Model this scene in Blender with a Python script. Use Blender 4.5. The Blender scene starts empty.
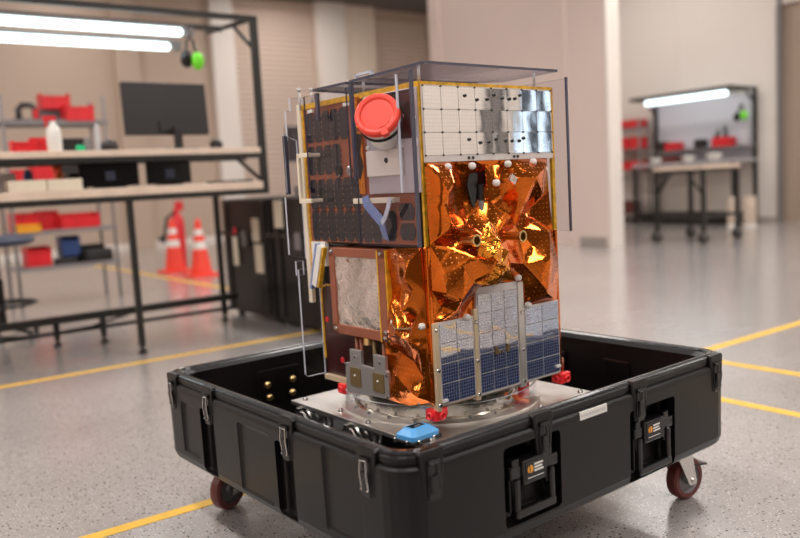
import bpy, bmesh, math, random
from mathutils import Vector, Matrix
from mathutils.geometry import delaunay_2d_cdt
random.seed(7)
SC = bpy.context.scene
COL = SC.collection
PI = math.pi

# ------------------------------------------------------------------ materials
def newmat(name):
    m = bpy.data.materials.new(name); m.use_nodes = True
    nt = m.node_tree
    return m, nt, nt.nodes['Principled BSDF']

def mat(name, col, rough=.5, metal=0., coat=0., spec=.5, bump=0., bscale=40., emit=0., ecol=None, trans=0., vary=0., vscale=8., sheen=0.):
    m, nt, b = newmat(name)
    b.inputs['Base Color'].default_value = (*col, 1)
    b.inputs['Roughness'].default_value = rough
    b.inputs['Metallic'].default_value = metal
    b.inputs['Coat Weight'].default_value = coat
    b.inputs['Coat Roughness'].default_value = .06
    b.inputs['Specular IOR Level'].default_value = spec
    b.inputs['Transmission Weight'].default_value = trans
    if emit:
        b.inputs['Emission Color'].default_value = (*(ecol or col), 1)
        b.inputs['Emission Strength'].default_value = emit
    tc = nt.nodes.new('ShaderNodeTexCoord')
    if vary:
        n = nt.nodes.new('ShaderNodeTexNoise'); n.inputs['Scale'].default_value = vscale
        n.inputs['Detail'].default_value = 5
        r = nt.nodes.new('ShaderNodeValToRGB')
        r.color_ramp.elements[0].position = .3; r.color_ramp.elements[1].position = .7
        r.color_ramp.elements[0].color = (*[c*(1-vary) for c in col], 1)
        r.color_ramp.elements[1].color = (*[min(1, c*(1+vary)) for c in col], 1)
        nt.links.new(tc.outputs['Object'], n.inputs['Vector'])
        nt.links.new(n.outputs['Fac'], r.inputs['Fac'])
        nt.links.new(r.outputs['Color'], b.inputs['Base Color'])
    if bump:
        n2 = nt.nodes.new('ShaderNodeTexNoise'); n2.inputs['Scale'].default_value = bscale
        n2.inputs['Detail'].default_value = 4
        bp = nt.nodes.new('ShaderNodeBump'); bp.inputs['Strength'].default_value = bump
        bp.inputs['Distance'].default_value = .01
        nt.links.new(tc.outputs['Object'], n2.inputs['Vector'])
        nt.links.new(n2.outputs['Fac'], bp.inputs['Height'])
        nt.links.new(bp.outputs['Normal'], b.inputs['Normal'])
    return m

def floor_mat():
    m, nt, b = newmat('speckled_epoxy')
    N = nt.nodes.new; L = nt.links.new
    tc = N('ShaderNodeTexCoord')
    base = N('ShaderNodeTexNoise'); base.inputs['Scale'].default_value = 1.3; base.inputs['Detail'].default_value = 6
    r0 = N('ShaderNodeValToRGB')
    r0.color_ramp.elements[0].color = (.37, .338, .325, 1); r0.color_ramp.elements[0].position = .3
    r0.color_ramp.elements[1].color = (.45, .415, .40, 1); r0.color_ramp.elements[1].position = .75
    L(tc.outputs['Object'], base.inputs['Vector']); L(base.outputs['Fac'], r0.inputs['Fac'])
    last = r0.outputs['Color']
    for sc, th, col, keep in ((70, .25, (.05, .043, .04), .14), (130, .25, (.13, .12, .115), .16), (95, .22, (.70, .68, .66), .18)):
        v = N('ShaderNodeTexVoronoi'); v.inputs['Scale'].default_value = sc
        v.voronoi_dimensions = '2D'
        L(tc.outputs['Object'], v.inputs['Vector'])
        lt = N('ShaderNodeMath'); lt.operation = 'LESS_THAN'; lt.inputs[1].default_value = th
        L(v.outputs['Distance'], lt.inputs[0])
        sp = N('ShaderNodeSeparateColor'); L(v.outputs['Color'], sp.inputs['Color'])
        l2 = N('ShaderNodeMath'); l2.operation = 'LESS_THAN'; l2.inputs[1].default_value = keep
        L(sp.outputs['Red'], l2.inputs[0])
        mu = N('ShaderNodeMath'); mu.operation = 'MULTIPLY'
        L(lt.outputs[0], mu.inputs[0]); L(l2.outputs[0], mu.inputs[1])
        mx = N('ShaderNodeMix'); mx.data_type = 'RGBA'
        L(mu.outputs[0], mx.inputs['Factor']); L(last, mx.inputs[6]); mx.inputs[7].default_value = (*col, 1)
        last = mx.outputs[2]
    L(last, b.inputs['Base Color'])
    rn = N('ShaderNodeTexNoise'); rn.inputs['Scale'].default_value = 3
    rr = N('ShaderNodeMapRange'); rr.inputs['To Min'].default_value = .20; rr.inputs['To Max'].default_value = .30
    L(tc.outputs['Object'], rn.inputs['Vector']); L(rn.outputs['Fac'], rr.inputs['Value']); L(rr.outputs[0], b.inputs['Roughness'])
    b.inputs['Specular IOR Level'].default_value = .9
    b.inputs['Coat Weight'].default_value = .9; b.inputs['Coat Roughness'].default_value = .20
    return m

def grid_lines(nt, coord, axes, pitch, width):
    """factor 1 on thin lines of a regular grid along the two axes of an object-space coordinate"""
    N = nt.nodes.new; L = nt.links.new
    sx = N('ShaderNodeSeparateXYZ'); L(coord, sx.inputs[0])
    outs = []
    for a, p, w in zip(axes, pitch, width):
        d = N('ShaderNodeMath'); d.operation = 'DIVIDE'; d.inputs[1].default_value = p
        L(sx.outputs[a], d.inputs[0])
        fr = N('ShaderNodeMath'); fr.operation = 'FRACT'; L(d.outputs[0], fr.inputs[0])
        lt = N('ShaderNodeMath'); lt.operation = 'LESS_THAN'; lt.inputs[1].default_value = w
        L(fr.outputs[0], lt.inputs[0]); outs.append(lt.outputs[0])
    return outs

def cell_mat(name, base, line, pitch, width, axes=('X', 'Z'), refl=.6, rcol=(.95, .93, .90), rough=.03, wob=.05, dots=False, lref=.5):
    m, nt, b = newmat(name)
    N = nt.nodes.new; L = nt.links.new
    tc = N('ShaderNodeTexCoord')
    a, c = grid_lines(nt, tc.outputs['Object'], axes, pitch, width)
    mm = N('ShaderNodeMath'); mm.operation = 'MULTIPLY' if dots else 'MAXIMUM'
    L(a, mm.inputs[0]); L(c, mm.inputs[1])
    mx = N('ShaderNodeMix'); mx.data_type = 'RGBA'
    L(mm.outputs[0], mx.inputs['Factor']); mx.inputs[6].default_value = (*base, 1); mx.inputs[7].default_value = (*line, 1)
    df = N('ShaderNodeBsdfDiffuse'); L(mx.outputs[2], df.inputs['Color'])
    gl = N('ShaderNodeBsdfGlossy'); gl.inputs['Color'].default_value = (*rcol, 1); gl.inputs['Roughness'].default_value = rough
    nz = N('ShaderNodeTexNoise'); nz.inputs['Scale'].default_value = 14; nz.inputs['Detail'].default_value = 1
    bp = N('ShaderNodeBump'); bp.inputs['Strength'].default_value = wob; bp.inputs['Distance'].default_value = .02
    L(tc.outputs['Object'], nz.inputs['Vector']); L(nz.outputs['Fac'], bp.inputs['Height']); L(bp.outputs['Normal'], gl.inputs['Normal'])
    ms = N('ShaderNodeMixShader')
    mr = N('ShaderNodeMapRange'); mr.inputs['To Min'].default_value = refl; mr.inputs['To Max'].default_value = refl*lref
    L(mm.outputs[0], mr.inputs['Value']); L(mr.outputs[0], ms.inputs[0])
    L(df.outputs[0], ms.inputs[1]); L(gl.outputs[0], ms.inputs[2])
    L(ms.outputs[0], nt.nodes['Material Output'].inputs['Surface'])
    nt.nodes.remove(b)
    return m

def foil_mat(name, col, rough=.13, dots='X', bump=.35, bscale=16):
    m, nt, b = newmat(name)
    N = nt.nodes.new; L = nt.links.new
    b.inputs['Metallic'].default_value = .86
    b.inputs['Roughness'].default_value = rough
    tc = N('ShaderNodeTexCoord')
    nz = N('ShaderNodeTexNoise'); nz.inputs['Scale'].default_value = 9; nz.inputs['Detail'].default_value = 3
    rp = N('ShaderNodeValToRGB')
    rp.color_ramp.elements[0].position = .3; rp.color_ramp.elements[1].position = .7
    rp.color_ramp.elements[0].color = (*[c*.82 for c in col], 1); rp.color_ramp.elements[1].color = (*[min(1, c*1.1) for c in col], 1)
    L(tc.outputs['Object'], nz.inputs['Vector']); L(nz.outputs['Fac'], rp.inputs['Fac'])
    last = rp.outputs['Color']
    if dots:
        sx = N('ShaderNodeSeparateXYZ'); L(tc.outputs['Object'], sx.inputs[0])
        cb = N('ShaderNodeCombineXYZ'); L(sx.outputs[dots], cb.inputs[0]); L(sx.outputs['Z'], cb.inputs[1])
        v = N('ShaderNodeTexVoronoi'); v.voronoi_dimensions = '2D'; v.inputs['Scale'].default_value = 78; v.inputs['Randomness'].default_value = .12
        L(cb.outputs[0], v.inputs['Vector'])
        lt = N('ShaderNodeMath'); lt.operation = 'LESS_THAN'; lt.inputs[1].default_value = .125; L(v.outputs['Distance'], lt.inputs[0])
        mx = N('ShaderNodeMix'); mx.data_type = 'RGBA'; L(lt.outputs[0], mx.inputs['Factor']); L(last, mx.inputs[6]); mx.inputs[7].default_value = (.62, .22, .055, 1)
        last = mx.outputs[2]
        mr = N('ShaderNodeMapRange'); mr.inputs['To Min'].default_value = rough; mr.inputs['To Max'].default_value = .32
        L(lt.outputs[0], mr.inputs['Value']); L(mr.outputs[0], b.inputs['Roughness'])
    L(last, b.inputs['Base Color'])
    n2 = N('ShaderNodeTexNoise'); n2.inputs['Scale'].default_value = bscale; n2.inputs['Detail'].default_value = 3; n2.inputs['Distortion'].default_value = .6
    bp = N('ShaderNodeBump'); bp.inputs['Strength'].default_value = bump; bp.inputs['Distance'].default_value = .02
    L(tc.outputs['Object'], n2.inputs['Vector']); L(n2.outputs['Fac'], bp.inputs['Height']); L(bp.outputs['Normal'], b.inputs['Normal'])
    return m

def clear_mat(name, tint, refl=.10):
    m, nt, b = newmat(name)
    N = nt.nodes.new; L = nt.links.new
    nt.nodes.remove(b)
    t = N('ShaderNodeBsdfTransparent'); t.inputs['Color'].default_value = (*tint, 1)
    g = N('ShaderNodeBsdfGlossy'); g.inputs['Roughness'].default_value = .03; g.inputs['Color'].default_value = (.95, .95, 1, 1)
    fr = N('ShaderNodeLayerWeight'); fr.inputs['Blend'].default_value = .5
    pw = N('ShaderNodeMath'); pw.operation = 'POWER'; pw.inputs[1].default_value = 5; L(fr.outputs['Facing'], pw.inputs[0])
    ad = N('ShaderNodeMath'); ad.operation = 'MULTIPLY_ADD'; ad.inputs[1].default_value = .85; ad.inputs[2].default_value = refl; ad.use_clamp = True
    L(pw.outputs[0], ad.inputs[0])
    ms = N('ShaderNodeMixShader'); L(ad.outputs[0], ms.inputs[0]); L(t.outputs[0], ms.inputs[1]); L(g.outputs[0], ms.inputs[2])
    L(ms.outputs[0], nt.nodes['Material Output'].inputs['Surface'])
    return m

def slat_mat(name, c0, c1, n):
    m, nt, b = newmat(name)
    N = nt.nodes.new; L = nt.links.new
    b.inputs['Base Color'].default_value = (*c0, 1); b.inputs['Roughness'].default_value = .5
    return m

M = dict(
    wall=mat('painted_wall_panel', (.74, .605, .545), .55, bump=.03, bscale=25, vary=.03, vscale=.6),
    wall_far=mat('warm_lit_wall_panel', (.52, .395, .31), .55, bump=.03, bscale=25, vary=.03, vscale=.6),  # warm tone of the lit wall put into its base colour
    wall_alcove=mat('pale_wall', (.80, .73, .67), .55, bump=.03, bscale=25, vary=.02, vscale=.6),
    wall_lit=mat('lit_pilaster', (.80, .67, .55), .5, bump=.02),
    shutter=mat('shutter_slat', (.66, .53, .45), .42, bump=.02),
    base=mat('grey_skirting', (.42, .37, .34), .5),
    ceil=mat('ceiling_panel', (.12, .105, .097), .8, bump=.02),
    yellow=mat('yellow_floor_paint', (.86, .50, .055), .45, vary=.1, vscale=20),
    black_plastic=mat('black_moulded_plastic', (.0045, .0034, .0034), .31, spec=.34, bump=.05, bscale=260),
    black_gloss=mat('black_gloss_plastic', (.006, .0055, .006), .2),
    rubber=mat('black_rubber', (.015, .013, .013), .6),
    dark_metal=mat('dark_powder_steel', (.022, .020, .018), .4, metal=.2),
    steel=mat('bright_steel', (.62, .60, .58), .25, metal=1, bump=.03, bscale=90),
    alu=mat('brushed_aluminium', (.70, .66, .62), .38, metal=1, bump=.06, bscale=70, vary=.08, vscale=14),
    ring=mat('turned_aluminium', (.88, .82, .74), .20, metal=1, bump=.22, bscale=18, vary=.2, vscale=24),
    brass=mat('brass', (.75, .52, .22), .3, metal=1),
    maroon=mat('maroon_tyre', (.13, .022, .017), .42, bump=.05),
    hub=mat('grey_wheel_hub', (.20, .19, .19), .4, metal=.5),
    white=mat('white_plastic', (.82, .79, .74), .4, vary=.03),
    cream=mat('cream_plastic', (.80, .70, .55), .4, vary=.04),
    lilac=mat('satin_lilac_plate', (.66, .61, .66), .3, metal=.55, bump=.04, bscale=30),
    ivory=mat('ivory_cover_plate', (.84, .76, .67), .42, vary=.03),
    red=mat('red_cap_plastic', (.92, .065, .035), .42, bump=.03),
    redbin=mat('red_bin_plastic', (.72, .020, .028), .4, vary=.08),
    redprint=mat('red_printed_plastic', (.90, .030, .035), .38, bump=.1, bscale=150),
    yellowtape=mat('yellow_polyimide_tape', (.74, .40, .022), .32, vary=.3, vscale=60, bump=.15, bscale=120),
    copper=mat('copper_brown_substrate', (.30, .085, .04), .3, coat=.3, vary=.12, vscale=30),
    maroonp=mat('maroon_board', (.045, .010, .009), .3, coat=.4),
    umber=mat('dark_umber_structure', (.045, .018, .012), .4, vary=.2, vscale=20),
    grey=mat('grey_bracket', (.36, .33, .32), .45, metal=.4, bump=.03),
    bronze=mat('bronze_patch', (.24, .16, .07), .5, metal=.4),
    blue=mat('sky_blue_plastic', (.10, .40, .80), .35),
    bluestrap=mat('blue_strap', (.22, .30, .58), .35, coat=.5, bump=.4, bscale=60),
    lightstrap=mat('pale_clear_strap', (.62, .64, .75), .25, coat=.5, bump=.4, bscale=60),
    edge=mat('acrylic_cut_edge', (.060, .060, .092), .25, coat=.4),
    edgel=mat('acrylic_pale_edge', (.60, .62, .70), .15, coat=.5),
    silverfoil=foil_mat('silver_crinkled_foil', (.80, .72, .66), .24, dots='', bump=.26, bscale=38),
    mli=foil_mat('orange_gold_foil', (.74, .165, .015), .10, dots='X', bump=.16, bscale=6),
    mli_side=foil_mat('orange_gold_foil_side', (.74, .165, .015), .10, dots='Y', bump=.18, bscale=6),
    mli_bright=foil_mat('gold_kapton_foil', (.97, .33, .035), .16, dots='', bump=.5, bscale=24),
    cell=cell_mat('blue_solar_cell', (.030, .060, .21), (.30, .32, .42), (.0085, .0088), (.18, .15), refl=.52),
    cell_top=cell_mat('mirror_solar_cell', (.035, .05, .12), (.42, .42, .45), (.0105, .0095), (.06, .09), refl=.80, wob=.012, lref=.84),
    cell_dark=cell_mat('dark_solar_cell', (.010, .012, .020), (.06, .05, .05), (.012, .020), (.04, .04), axes=('Y', 'Z'), refl=.12, rcol=(1.0, .93, .88), rough=.08, wob=.02),
    backing=mat('pale_panel_backing', (.74, .69, .66), .4, vary=.04),
    beige=mat('beige_rail', (.74, .58, .38), .38, metal=.3),
    silver_rail=mat('silver_rail', (.70, .66, .62), .35, metal=.6),
    clear=clear_mat('clear_acrylic', (.95, .945, .96), .014),
    smoke=clear_mat('smoked_acrylic', (.84, .82, .84), .045),
    clear_ring=clear_mat('clear_ring_acrylic', (.95, .945, .945), .04),
    wood=mat('pale_worktop', (.74, .58, .46), .42, vary=.08, vscale=10),
    screen=mat('dark_monitor_back', (.022, .017, .018), .38),
    navy=mat('navy_vinyl', (.045, .055, .10), .5, bump=.05),
    green=mat('lime_green_plastic', (.20, .85, .03), .4),
    green2=mat('emerald_green_plastic', (.0, .50, .20), .4),
    orange=mat('orange_plastic', (.90, .16, .02), .45),
    cone=mat('fluorescent_orange_rubber', (.95, .065, .035), .45),
    yellowbin=mat('yellow_bin_plastic', (.85, .38, .02), .45),
    bluebin=mat('blue_bin_plastic', (.05, .10, .30), .45),
    midgrey=mat('grey_plastic', (.22, .20, .20), .5),
    palegrey=mat('pale_grey_plastic', (.55, .53, .54), .45),
    tube=mat('lit_fluorescent_tube', (1, 1, 1), .4, emit=2.6, ecol=(.74, .96, 1.0)),
    boardw=mat('white_back_board', (.62, .62, .68), .45),
    glass=mat('dark_lens_glass', (.01, .01, .02), .05, coat=1),
    badge=mat('orange_badge', (.95, .40, .03), .4),
    rimgloss=mat('glossy_black_rim', (.012, .011, .012), .22, spec=.6, coat=.25),
    tan=mat('tan_tab', (.48, .34, .27), .4, metal=.4),
    doorp=mat('dull_cream_drum', (.58, .47, .38), .5),
    doorc=mat('tan_door', (.42, .32, .25), .5),
    darkrefl=mat('dark_reflection_brown', (.030, .022, .018), .5),
    sky=mat('reflection_glow', (.5, .65, .8), .3, emit=2.2, ecol=(.66, .82, 1.0)),  # glow of the window added for panel reflections
    floor=floor_mat(),
)

# ------------------------------------------------------------------ mesh builder
class MB:
    def __init__(s): s.bm = bmesh.new()
    def _new(s, geom_faces, m, smooth=False):
        for f in geom_faces: f.material_index = m; f.smooth = smooth
    def face(s, pts, m=0, smooth=False):
        vs = [s.bm.verts.new(p) for p in pts]
        f = s.bm.faces.new(vs); f.material_index = m; f.smooth = smooth; return f
    def box(s, x0, x1, y0, y1, z0, z1, m=0, X=None):
        c = [(x0, y0, z0), (x1, y0, z0), (x1, y1, z0), (x0, y1, z0), (x0, y0, z1), (x1, y0, z1), (x1, y1, z1), (x0, y1, z1)]
        vs = [s.bm.verts.new((X @ Vector(p)) if X else p) for p in c]
        for q in ((0, 3, 2, 1), (4, 5, 6, 7), (0, 1, 5, 4), (1, 2, 6, 5), (2, 3, 7, 6), (3, 0, 4, 7)):
            f = s.bm.faces.new([vs[i] for i in q]); f.material_index = m
        return s
    def cyl(s, p0, p1, r, n=16, m=0, r2=None, caps=True, smooth=True):
        p0 = Vector(p0); p1 = Vector(p1); ax = (p1-p0).normalized()
        a = ax.orthogonal().normalized(); b = ax.cross(a)
        r2 = r if r2 is None else r2
        A = []; B = []
        for i in range(n):
            t = 2*PI*i/n; d = a*math.cos(t)+b*math.sin(t)
            A.append(s.bm.verts.new(p0+d*r)); B.append(s.bm.verts.new(p1+d*r2))
        for i in range(n):
            f = s.bm.faces.new((A[i], A[(i+1) % n], B[(i+1) % n], B[i])); f.material_index = m; f.smooth = smooth
        if caps:
            f = s.bm.faces.new(A[::-1]); f.material_index = m
            f = s.bm.faces.new(B); f.material_index = m
        return s
    def tube(s, pts, r, n=8, m=0, closed=False):
        pts = [Vector(p) for p in pts]; k = len(pts); rings = []
        ref = None
        for i, p in enumerate(pts):
            if closed: t = (pts[(i+1) % k]-pts[i-1])
            else: t = (pts[min(i+1, k-1)]-pts[max(i-1, 0)])
            t.normalize()
            if ref is None: ref = t.orthogonal().normalized()
            a = (ref-t*ref.dot(t)).normalized(); ref = a; b = t.cross(a)
            rings.append([s.bm.verts.new(p+(a*math.cos(2*PI*j/n)+b*math.sin(2*PI*j/n))*r) for j in range(n)])
        for i in range(k if closed else k-1):
            A = rings[i]; B = rings[(i+1) % k]
            for j in range(n):
                f = s.bm.faces.new((A[j], A[(j+1) % n], B[(j+1) % n], B[j])); f.material_index = m; f.smooth = True
        if not closed:
            s.bm.faces.new(rings[0][::-1]).material_index = m; s.bm.faces.new(rings[-1]).material_index = m
        return s
    def lathe(s, prof, o=(0, 0, 0), ax=(0, 0, 1), n=32, m=0, smooth=True, closed=False):
        """prof: list of (radius, height[, material])"""
        o = Vector(o); ax = Vector(ax).normalized(); a = ax.orthogonal().normalized(); b = ax.cross(a)
        R = []
        for p in prof:
            r, h = p[0], p[1]
            if r < 1e-6: R.append([s.bm.verts.new(o+ax*h)])
            else: R.append([s.bm.verts.new(o+ax*h+(a*math.cos(2*PI*i/n)+b*math.sin(2*PI*i/n))*r) for i in range(n)])
        k = len(prof)
        for i in range(k if closed else k-1):
            A = R[i]; B = R[(i+1) % k]; mi = prof[i][2] if len(prof[i]) > 2 else m
            for j in range(n):
                j2 = (j+1) % n
                if len(A) == 1 and len(B) == 1: continue
                if len(A) == 1: vs = (A[0], B[j2], B[j])
                elif len(B) == 1: vs = (A[j], A[j2], B[0])
                else: vs = (A[j], A[j2], B[j2], B[j])
                f = s.bm.faces.new(vs); f.material_index = mi; f.smooth = smooth
        return s
    def prism(s, poly, fn, h0, h1, m=0, me=None):
        """poly in 2-D; fn(a,b,h)->xyz; caps in m, sides in me"""
        me = m if me is None else me
        A = [s.bm.verts.new(fn(a, b, h0)) for a, b in poly]; B = [s.bm.verts.new(fn(a, b, h1)) for a, b in poly]
        s.bm.faces.new(A[::-1]).material_index = m; s.bm.faces.new(B).material_index = m
        n = len(poly)
        for i in range(n):
            s.bm.faces.new((A[i], A[(i+1) % n], B[(i+1) % n], B[i])).material_index = me
        return s
    def sphere(s, c, r, m=0, sc=(1, 1, 1), n=16):
        mt = Matrix.Translation(c) @ Matrix.Diagonal((sc[0]*r, sc[1]*r, sc[2]*r, 1))
        g = bmesh.ops.create_uvsphere(s.bm, u_segments=n, v_segments=max(6, n//2), radius=1, matrix=mt)
        for v in g['verts']:
            for f in v.link_faces: f.material_index = m; f.smooth = True
        return s
    def loft(s, rings, m=0, cap0=False, cap1=False, smooth=False, mats=None):
        V = [[s.bm.verts.new(p) for p in r] for r in rings]
        n = len(V[0])
        for i in range(len(V)-1):
            for j in range(n):
                f = s.bm.faces.new((V[i][j], V[i][(j+1) % n], V[i+1][(j+1) % n], V[i+1][j]))
                f.material_index = mats[i] if mats else m; f.smooth = smooth
        if cap0: s.bm.faces.new(V[0][::-1]).material_index = m
        if cap1: s.bm.faces.new(V[-1]).material_index = m
        return s

def build(name, mb, mats, parent=None, bevel=0, bseg=2, xf=None, recalc=True, label=None, kind=None, sharp=True):
    bm = mb.bm
    if xf is not None: bm.transform(xf)
    if recalc: bmesh.ops.recalc_face_normals(bm, faces=bm.faces)
    if sharp:
        for e in bm.edges:
            if len(e.link_faces) == 2 and e.calc_face_angle(0) > .6: e.smooth = False
    me = bpy.data.meshes.new(name); bm.to_mesh(me); bm.free()
    for k in (mats if isinstance(mats, (list, tuple)) else [mats]): me.materials.append(M[k])
    o = bpy.data.objects.new(name, me); COL.objects.link(o)
    if parent: o.parent = parent
    if bevel:
        b = o.modifiers.new('bevel', 'BEVEL'); b.width = bevel; b.segments = bseg; b.limit_method = 'ANGLE'; b.angle_limit = math.radians(40)
        b.harden_normals = False
    if label: o['label'] = label
    if kind: o['kind'] = kind
    return o

def thing(name, label, cat, loc=(0, 0, 0), rz=0, group=None):
    o = bpy.data.objects.new(name, None); COL.objects.link(o); o.empty_display_size = .05
    o.location = loc; o.rotation_euler = (0, 0, rz); o['label'] = label; o['category'] = cat
    if group: o['group'] = group
    return o
def tag(o, label, cat, group=None):
    o['label'] = label; o['category'] = cat
    if group: o['group'] = group
    return o
def copy_tree(o, parent=None):
    c = o.copy(); COL.objects.link(c)
    if parent: c.parent = parent
    for ch in list(o.children): copy_tree(ch, c)
    return c

# ------------------------------------------------------------------ frames
YR = .63                                             # the hall is turned this much from the camera
cR, sR = math.cos(YR), math.sin(YR)
def RW(u, v, z=0.): return Vector((u*cR-v*sR, u*sR+v*cR, z))
YC = .6715; CASE_O = Vector((-.0213, 1.5291, 0))     # shipping case: origin below its near corner
YS = .6761
S_ = .8775
SAT_O = Vector((.0814*S_, 2.3001*S_, 0))
SATX = Matrix.Diagonal((S_, S_, S_, 1)); SATX.translation = Vector((0, 0, 1-S_))   # spacecraft drawing units to metres

# ================================================================== SETTING
def room(name, mb, mats, **kw):
    o = build(name, mb, mats, **kw); o.rotation_euler = (0, 0, YR); o['kind'] = 'structure'; return o
H = 5.2
mb = MB(); mb.box(-8.2, 13.4, -5.2, 16.2, -.1, 0); room('floor', mb, 'floor')
mb = MB(); mb.box(-8.2, 13.4, -5.2, 16.2, H, H+.1); room('ceiling', mb, 'ceil')
# far wall with two roll-up doors and a wide pilaster between them
mb = MB()
D1 = (7.55, 9.62); D2 = (11.23, 12.94); DT = 4.99
mb.box(-8, 7.55, 16, 16.2, 0, H); mb.box(9.62, 11.23, 16, 16.2, 0, H)
mb.box(12.94, 13.2, 16, 16.2, 0, H)
mb.box(7.55, 9.62, 16, 16.2, DT, H); mb.box(11.23, 12.94, 16, 16.2, DT, H)
mb.box(5.02, 5.50, 15.86, 16, 0, H)
for x in (-4.5, -2, .5, 2.8): mb.box(x, x+.03, 15.99, 16, 0, H)
room('wall_back', mb, 'wall_far')
def roll_door(name, u0, u1):
    m2 = MB()
    n = 46; dz = DT/n
    prof = []
    for i in range(n):
        prof += [(16.10, i*dz), (16.085, i*dz+dz*.15), (16.06, i*dz+dz*.5), (16.085, i*dz+dz*.85)]
    prof.append((16.10, DT))
    for a, b in zip(prof, prof[1:]):
        m2.face([(u0, a[0], a[1]), (u1, a[0], a[1]), (u1, b[0], b[1]), (u0, b[0], b[1])])
    return room(name, m2, 'shutter', recalc=False)
roll_door('door_1', *D1); roll_door('door_2', *D2)
mb = MB(); mb.box(9.62, 10.36, 15.80, 16, 0, H, 0); room('trim_1', mb, 'wall_alcove')
mb = MB(); mb.box(10.36, 11.23, 15.88, 16, 0, H, 0); room('trim_2', mb, 'wall_lit')  # right half of the pilaster, its yellower light put into the colour
mb = MB(); mb.box(7.05, 7.55, 15.84, 16, 0, H, 0); room('trim_3', mb, 'wall_alcove')
# thin partition towards the alcove
mb = MB(); mb.box(8.5, 8.74, 6.87, 10.45, 0, H, 0)
mb.box(8.485, 8.5, 7.53, 7.56, 0, H, 0); mb.box(8.48, 8.5, 10.2, 10.45, 0, H, 0)
room('wall_partition', mb, 'wall')
mb = MB(); mb.box(8.50, 8.76, 6.84, 6.875, 0, H); room('trim_lit_end', mb, 'wall_alcove')  # paler strip paints the light on the partition's end
mb = MB()
for k in range(8): mb.box(8.48, 8.495, 6.93, 7.36, .02+k*.014, .029+k*.014)
mb.box(8.485, 8.498, 6.91, 7.38, .01, .135)
room('trim_5', mb, 'base')
# alcove wall with a door at its right
mb = MB(); mb.box(13.2, 13.4, 7.12, 16, 0, H); mb.box(13.2, 13.4, -5, 5.2, 0, H); mb.box(13.2, 13.4, 5.2, 7.12, 3.6, H)
mb.box(13.19, 13.2, 9.0, 9.03, 0, H)
room('wall_right', mb, 'wall_alcove')
mb = MB(); mb.box(13.30, 13.36, 5.2, 7.12, 0, 3.6, 0)
mb.box(13.26, 13.30, 5.35, 6.72, .12, 3.45, 1); mb.box(13.24, 13.27, 5.5, 6.6, .22, 3.3, 0)
mb.box(13.22, 13.27, 6.3, 6.5, .28, .31, 2)
room('door_3', mb, ['doorc', 'doorc', 'dark_metal'])
mb = MB(); mb.box(13.14, 13.24, 7.02, 7.07, 0, 3.7); room('trim_6', mb, 'midgrey')
mb = MB(); mb.box(13.17, 13.2, 7.14, 10.45, 0, .09); room('baseboard_right', mb, 'base')
mb = MB(); mb.box(-8, 7.05, 15.97, 16, 0, .12); room('baseboard_back', mb, 'wall_alcove')
mb = MB(); mb.box(-8.2, -8, -5, 16, 0, H); room('wall_left', mb, 'wall')
mb = MB(); mb.box(-8, -7, -5.2, -5, 0, H); mb.box(6.3, 9.50, -5.2, -5, 0, H); mb.box(11.6, 13.2, -5.2, -5, 0, H); mb.box(9.5, 11.6, -5.2, -5, 0, 1.0); mb.box(9.5, 11.6, -5.2, -5, 2.6, H)
mb.box(-7, 6.3, -5.2, -5, 4.4, H); room('wall_front', mb, 'wall_alcove')
mb = MB()
for k in range(22): mb.box(-7, 6.3, -5.12, -5.06+.02*(k % 2), k*.2, k*.2+.2)
room('dark_reflection_screen', mb, 'darkrefl')  # unseen dark shutter added so the foil has something dark to reflect
mb = MB(); mb.box(9.5, 11.6, -5.18, -5.15, 1.0, 2.6, 0)
for k in range(24): mb.box(9.5, 11.6, -5.10, -5.05, 1.0+k*.068, 1.0+k*.068+.018, 1)
for u in (9.5, 10.02, 10.5, 11.0, 11.54): mb.box(u, u+.06, -5.14, -5.0, 1.0, 2.6, 1)
room('reflection_window', mb, ['sky', 'dark_metal'])  # unseen lit window added for the upper solar panel to reflect
mb = MB()
for k in range(16): mb.box(8.82, 9.18, -5.0, -4.97, 1.2+k*.075, 1.2+k*.075+.030)
mb.box(8.80, 8.83, -5.0, -4.96, 1.18, 2.42); mb.box(9.17, 9.20, -5.0, -4.96, 1.18, 2.42)
room('reflection_slats', mb, 'dark_metal')  # unseen dark slats added to put dark lines into the panel reflection
# yellow lines painted on the floor
def fline(n, u0, u1, v0, v1):
    m2 = MB(); m2.box(u0, u1, v0, v1, -.004, .0015); return room(n, m2, 'yellow')
fline('floor_line', -3, 2.9, 4.80, 4.86); fline('floor_line', -2.6, 1.6, 2.39, 2.44)
fline('floor_line', 3.63, 9, 2.45, 2.51); fline('floor_line', 3.63, 3.69, -2, 2.45)
fline('floor_line', 3.03, 3.085, -2, 1.95); fline('floor_line', 3.40, 3.48, 6.2, 15)

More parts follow.
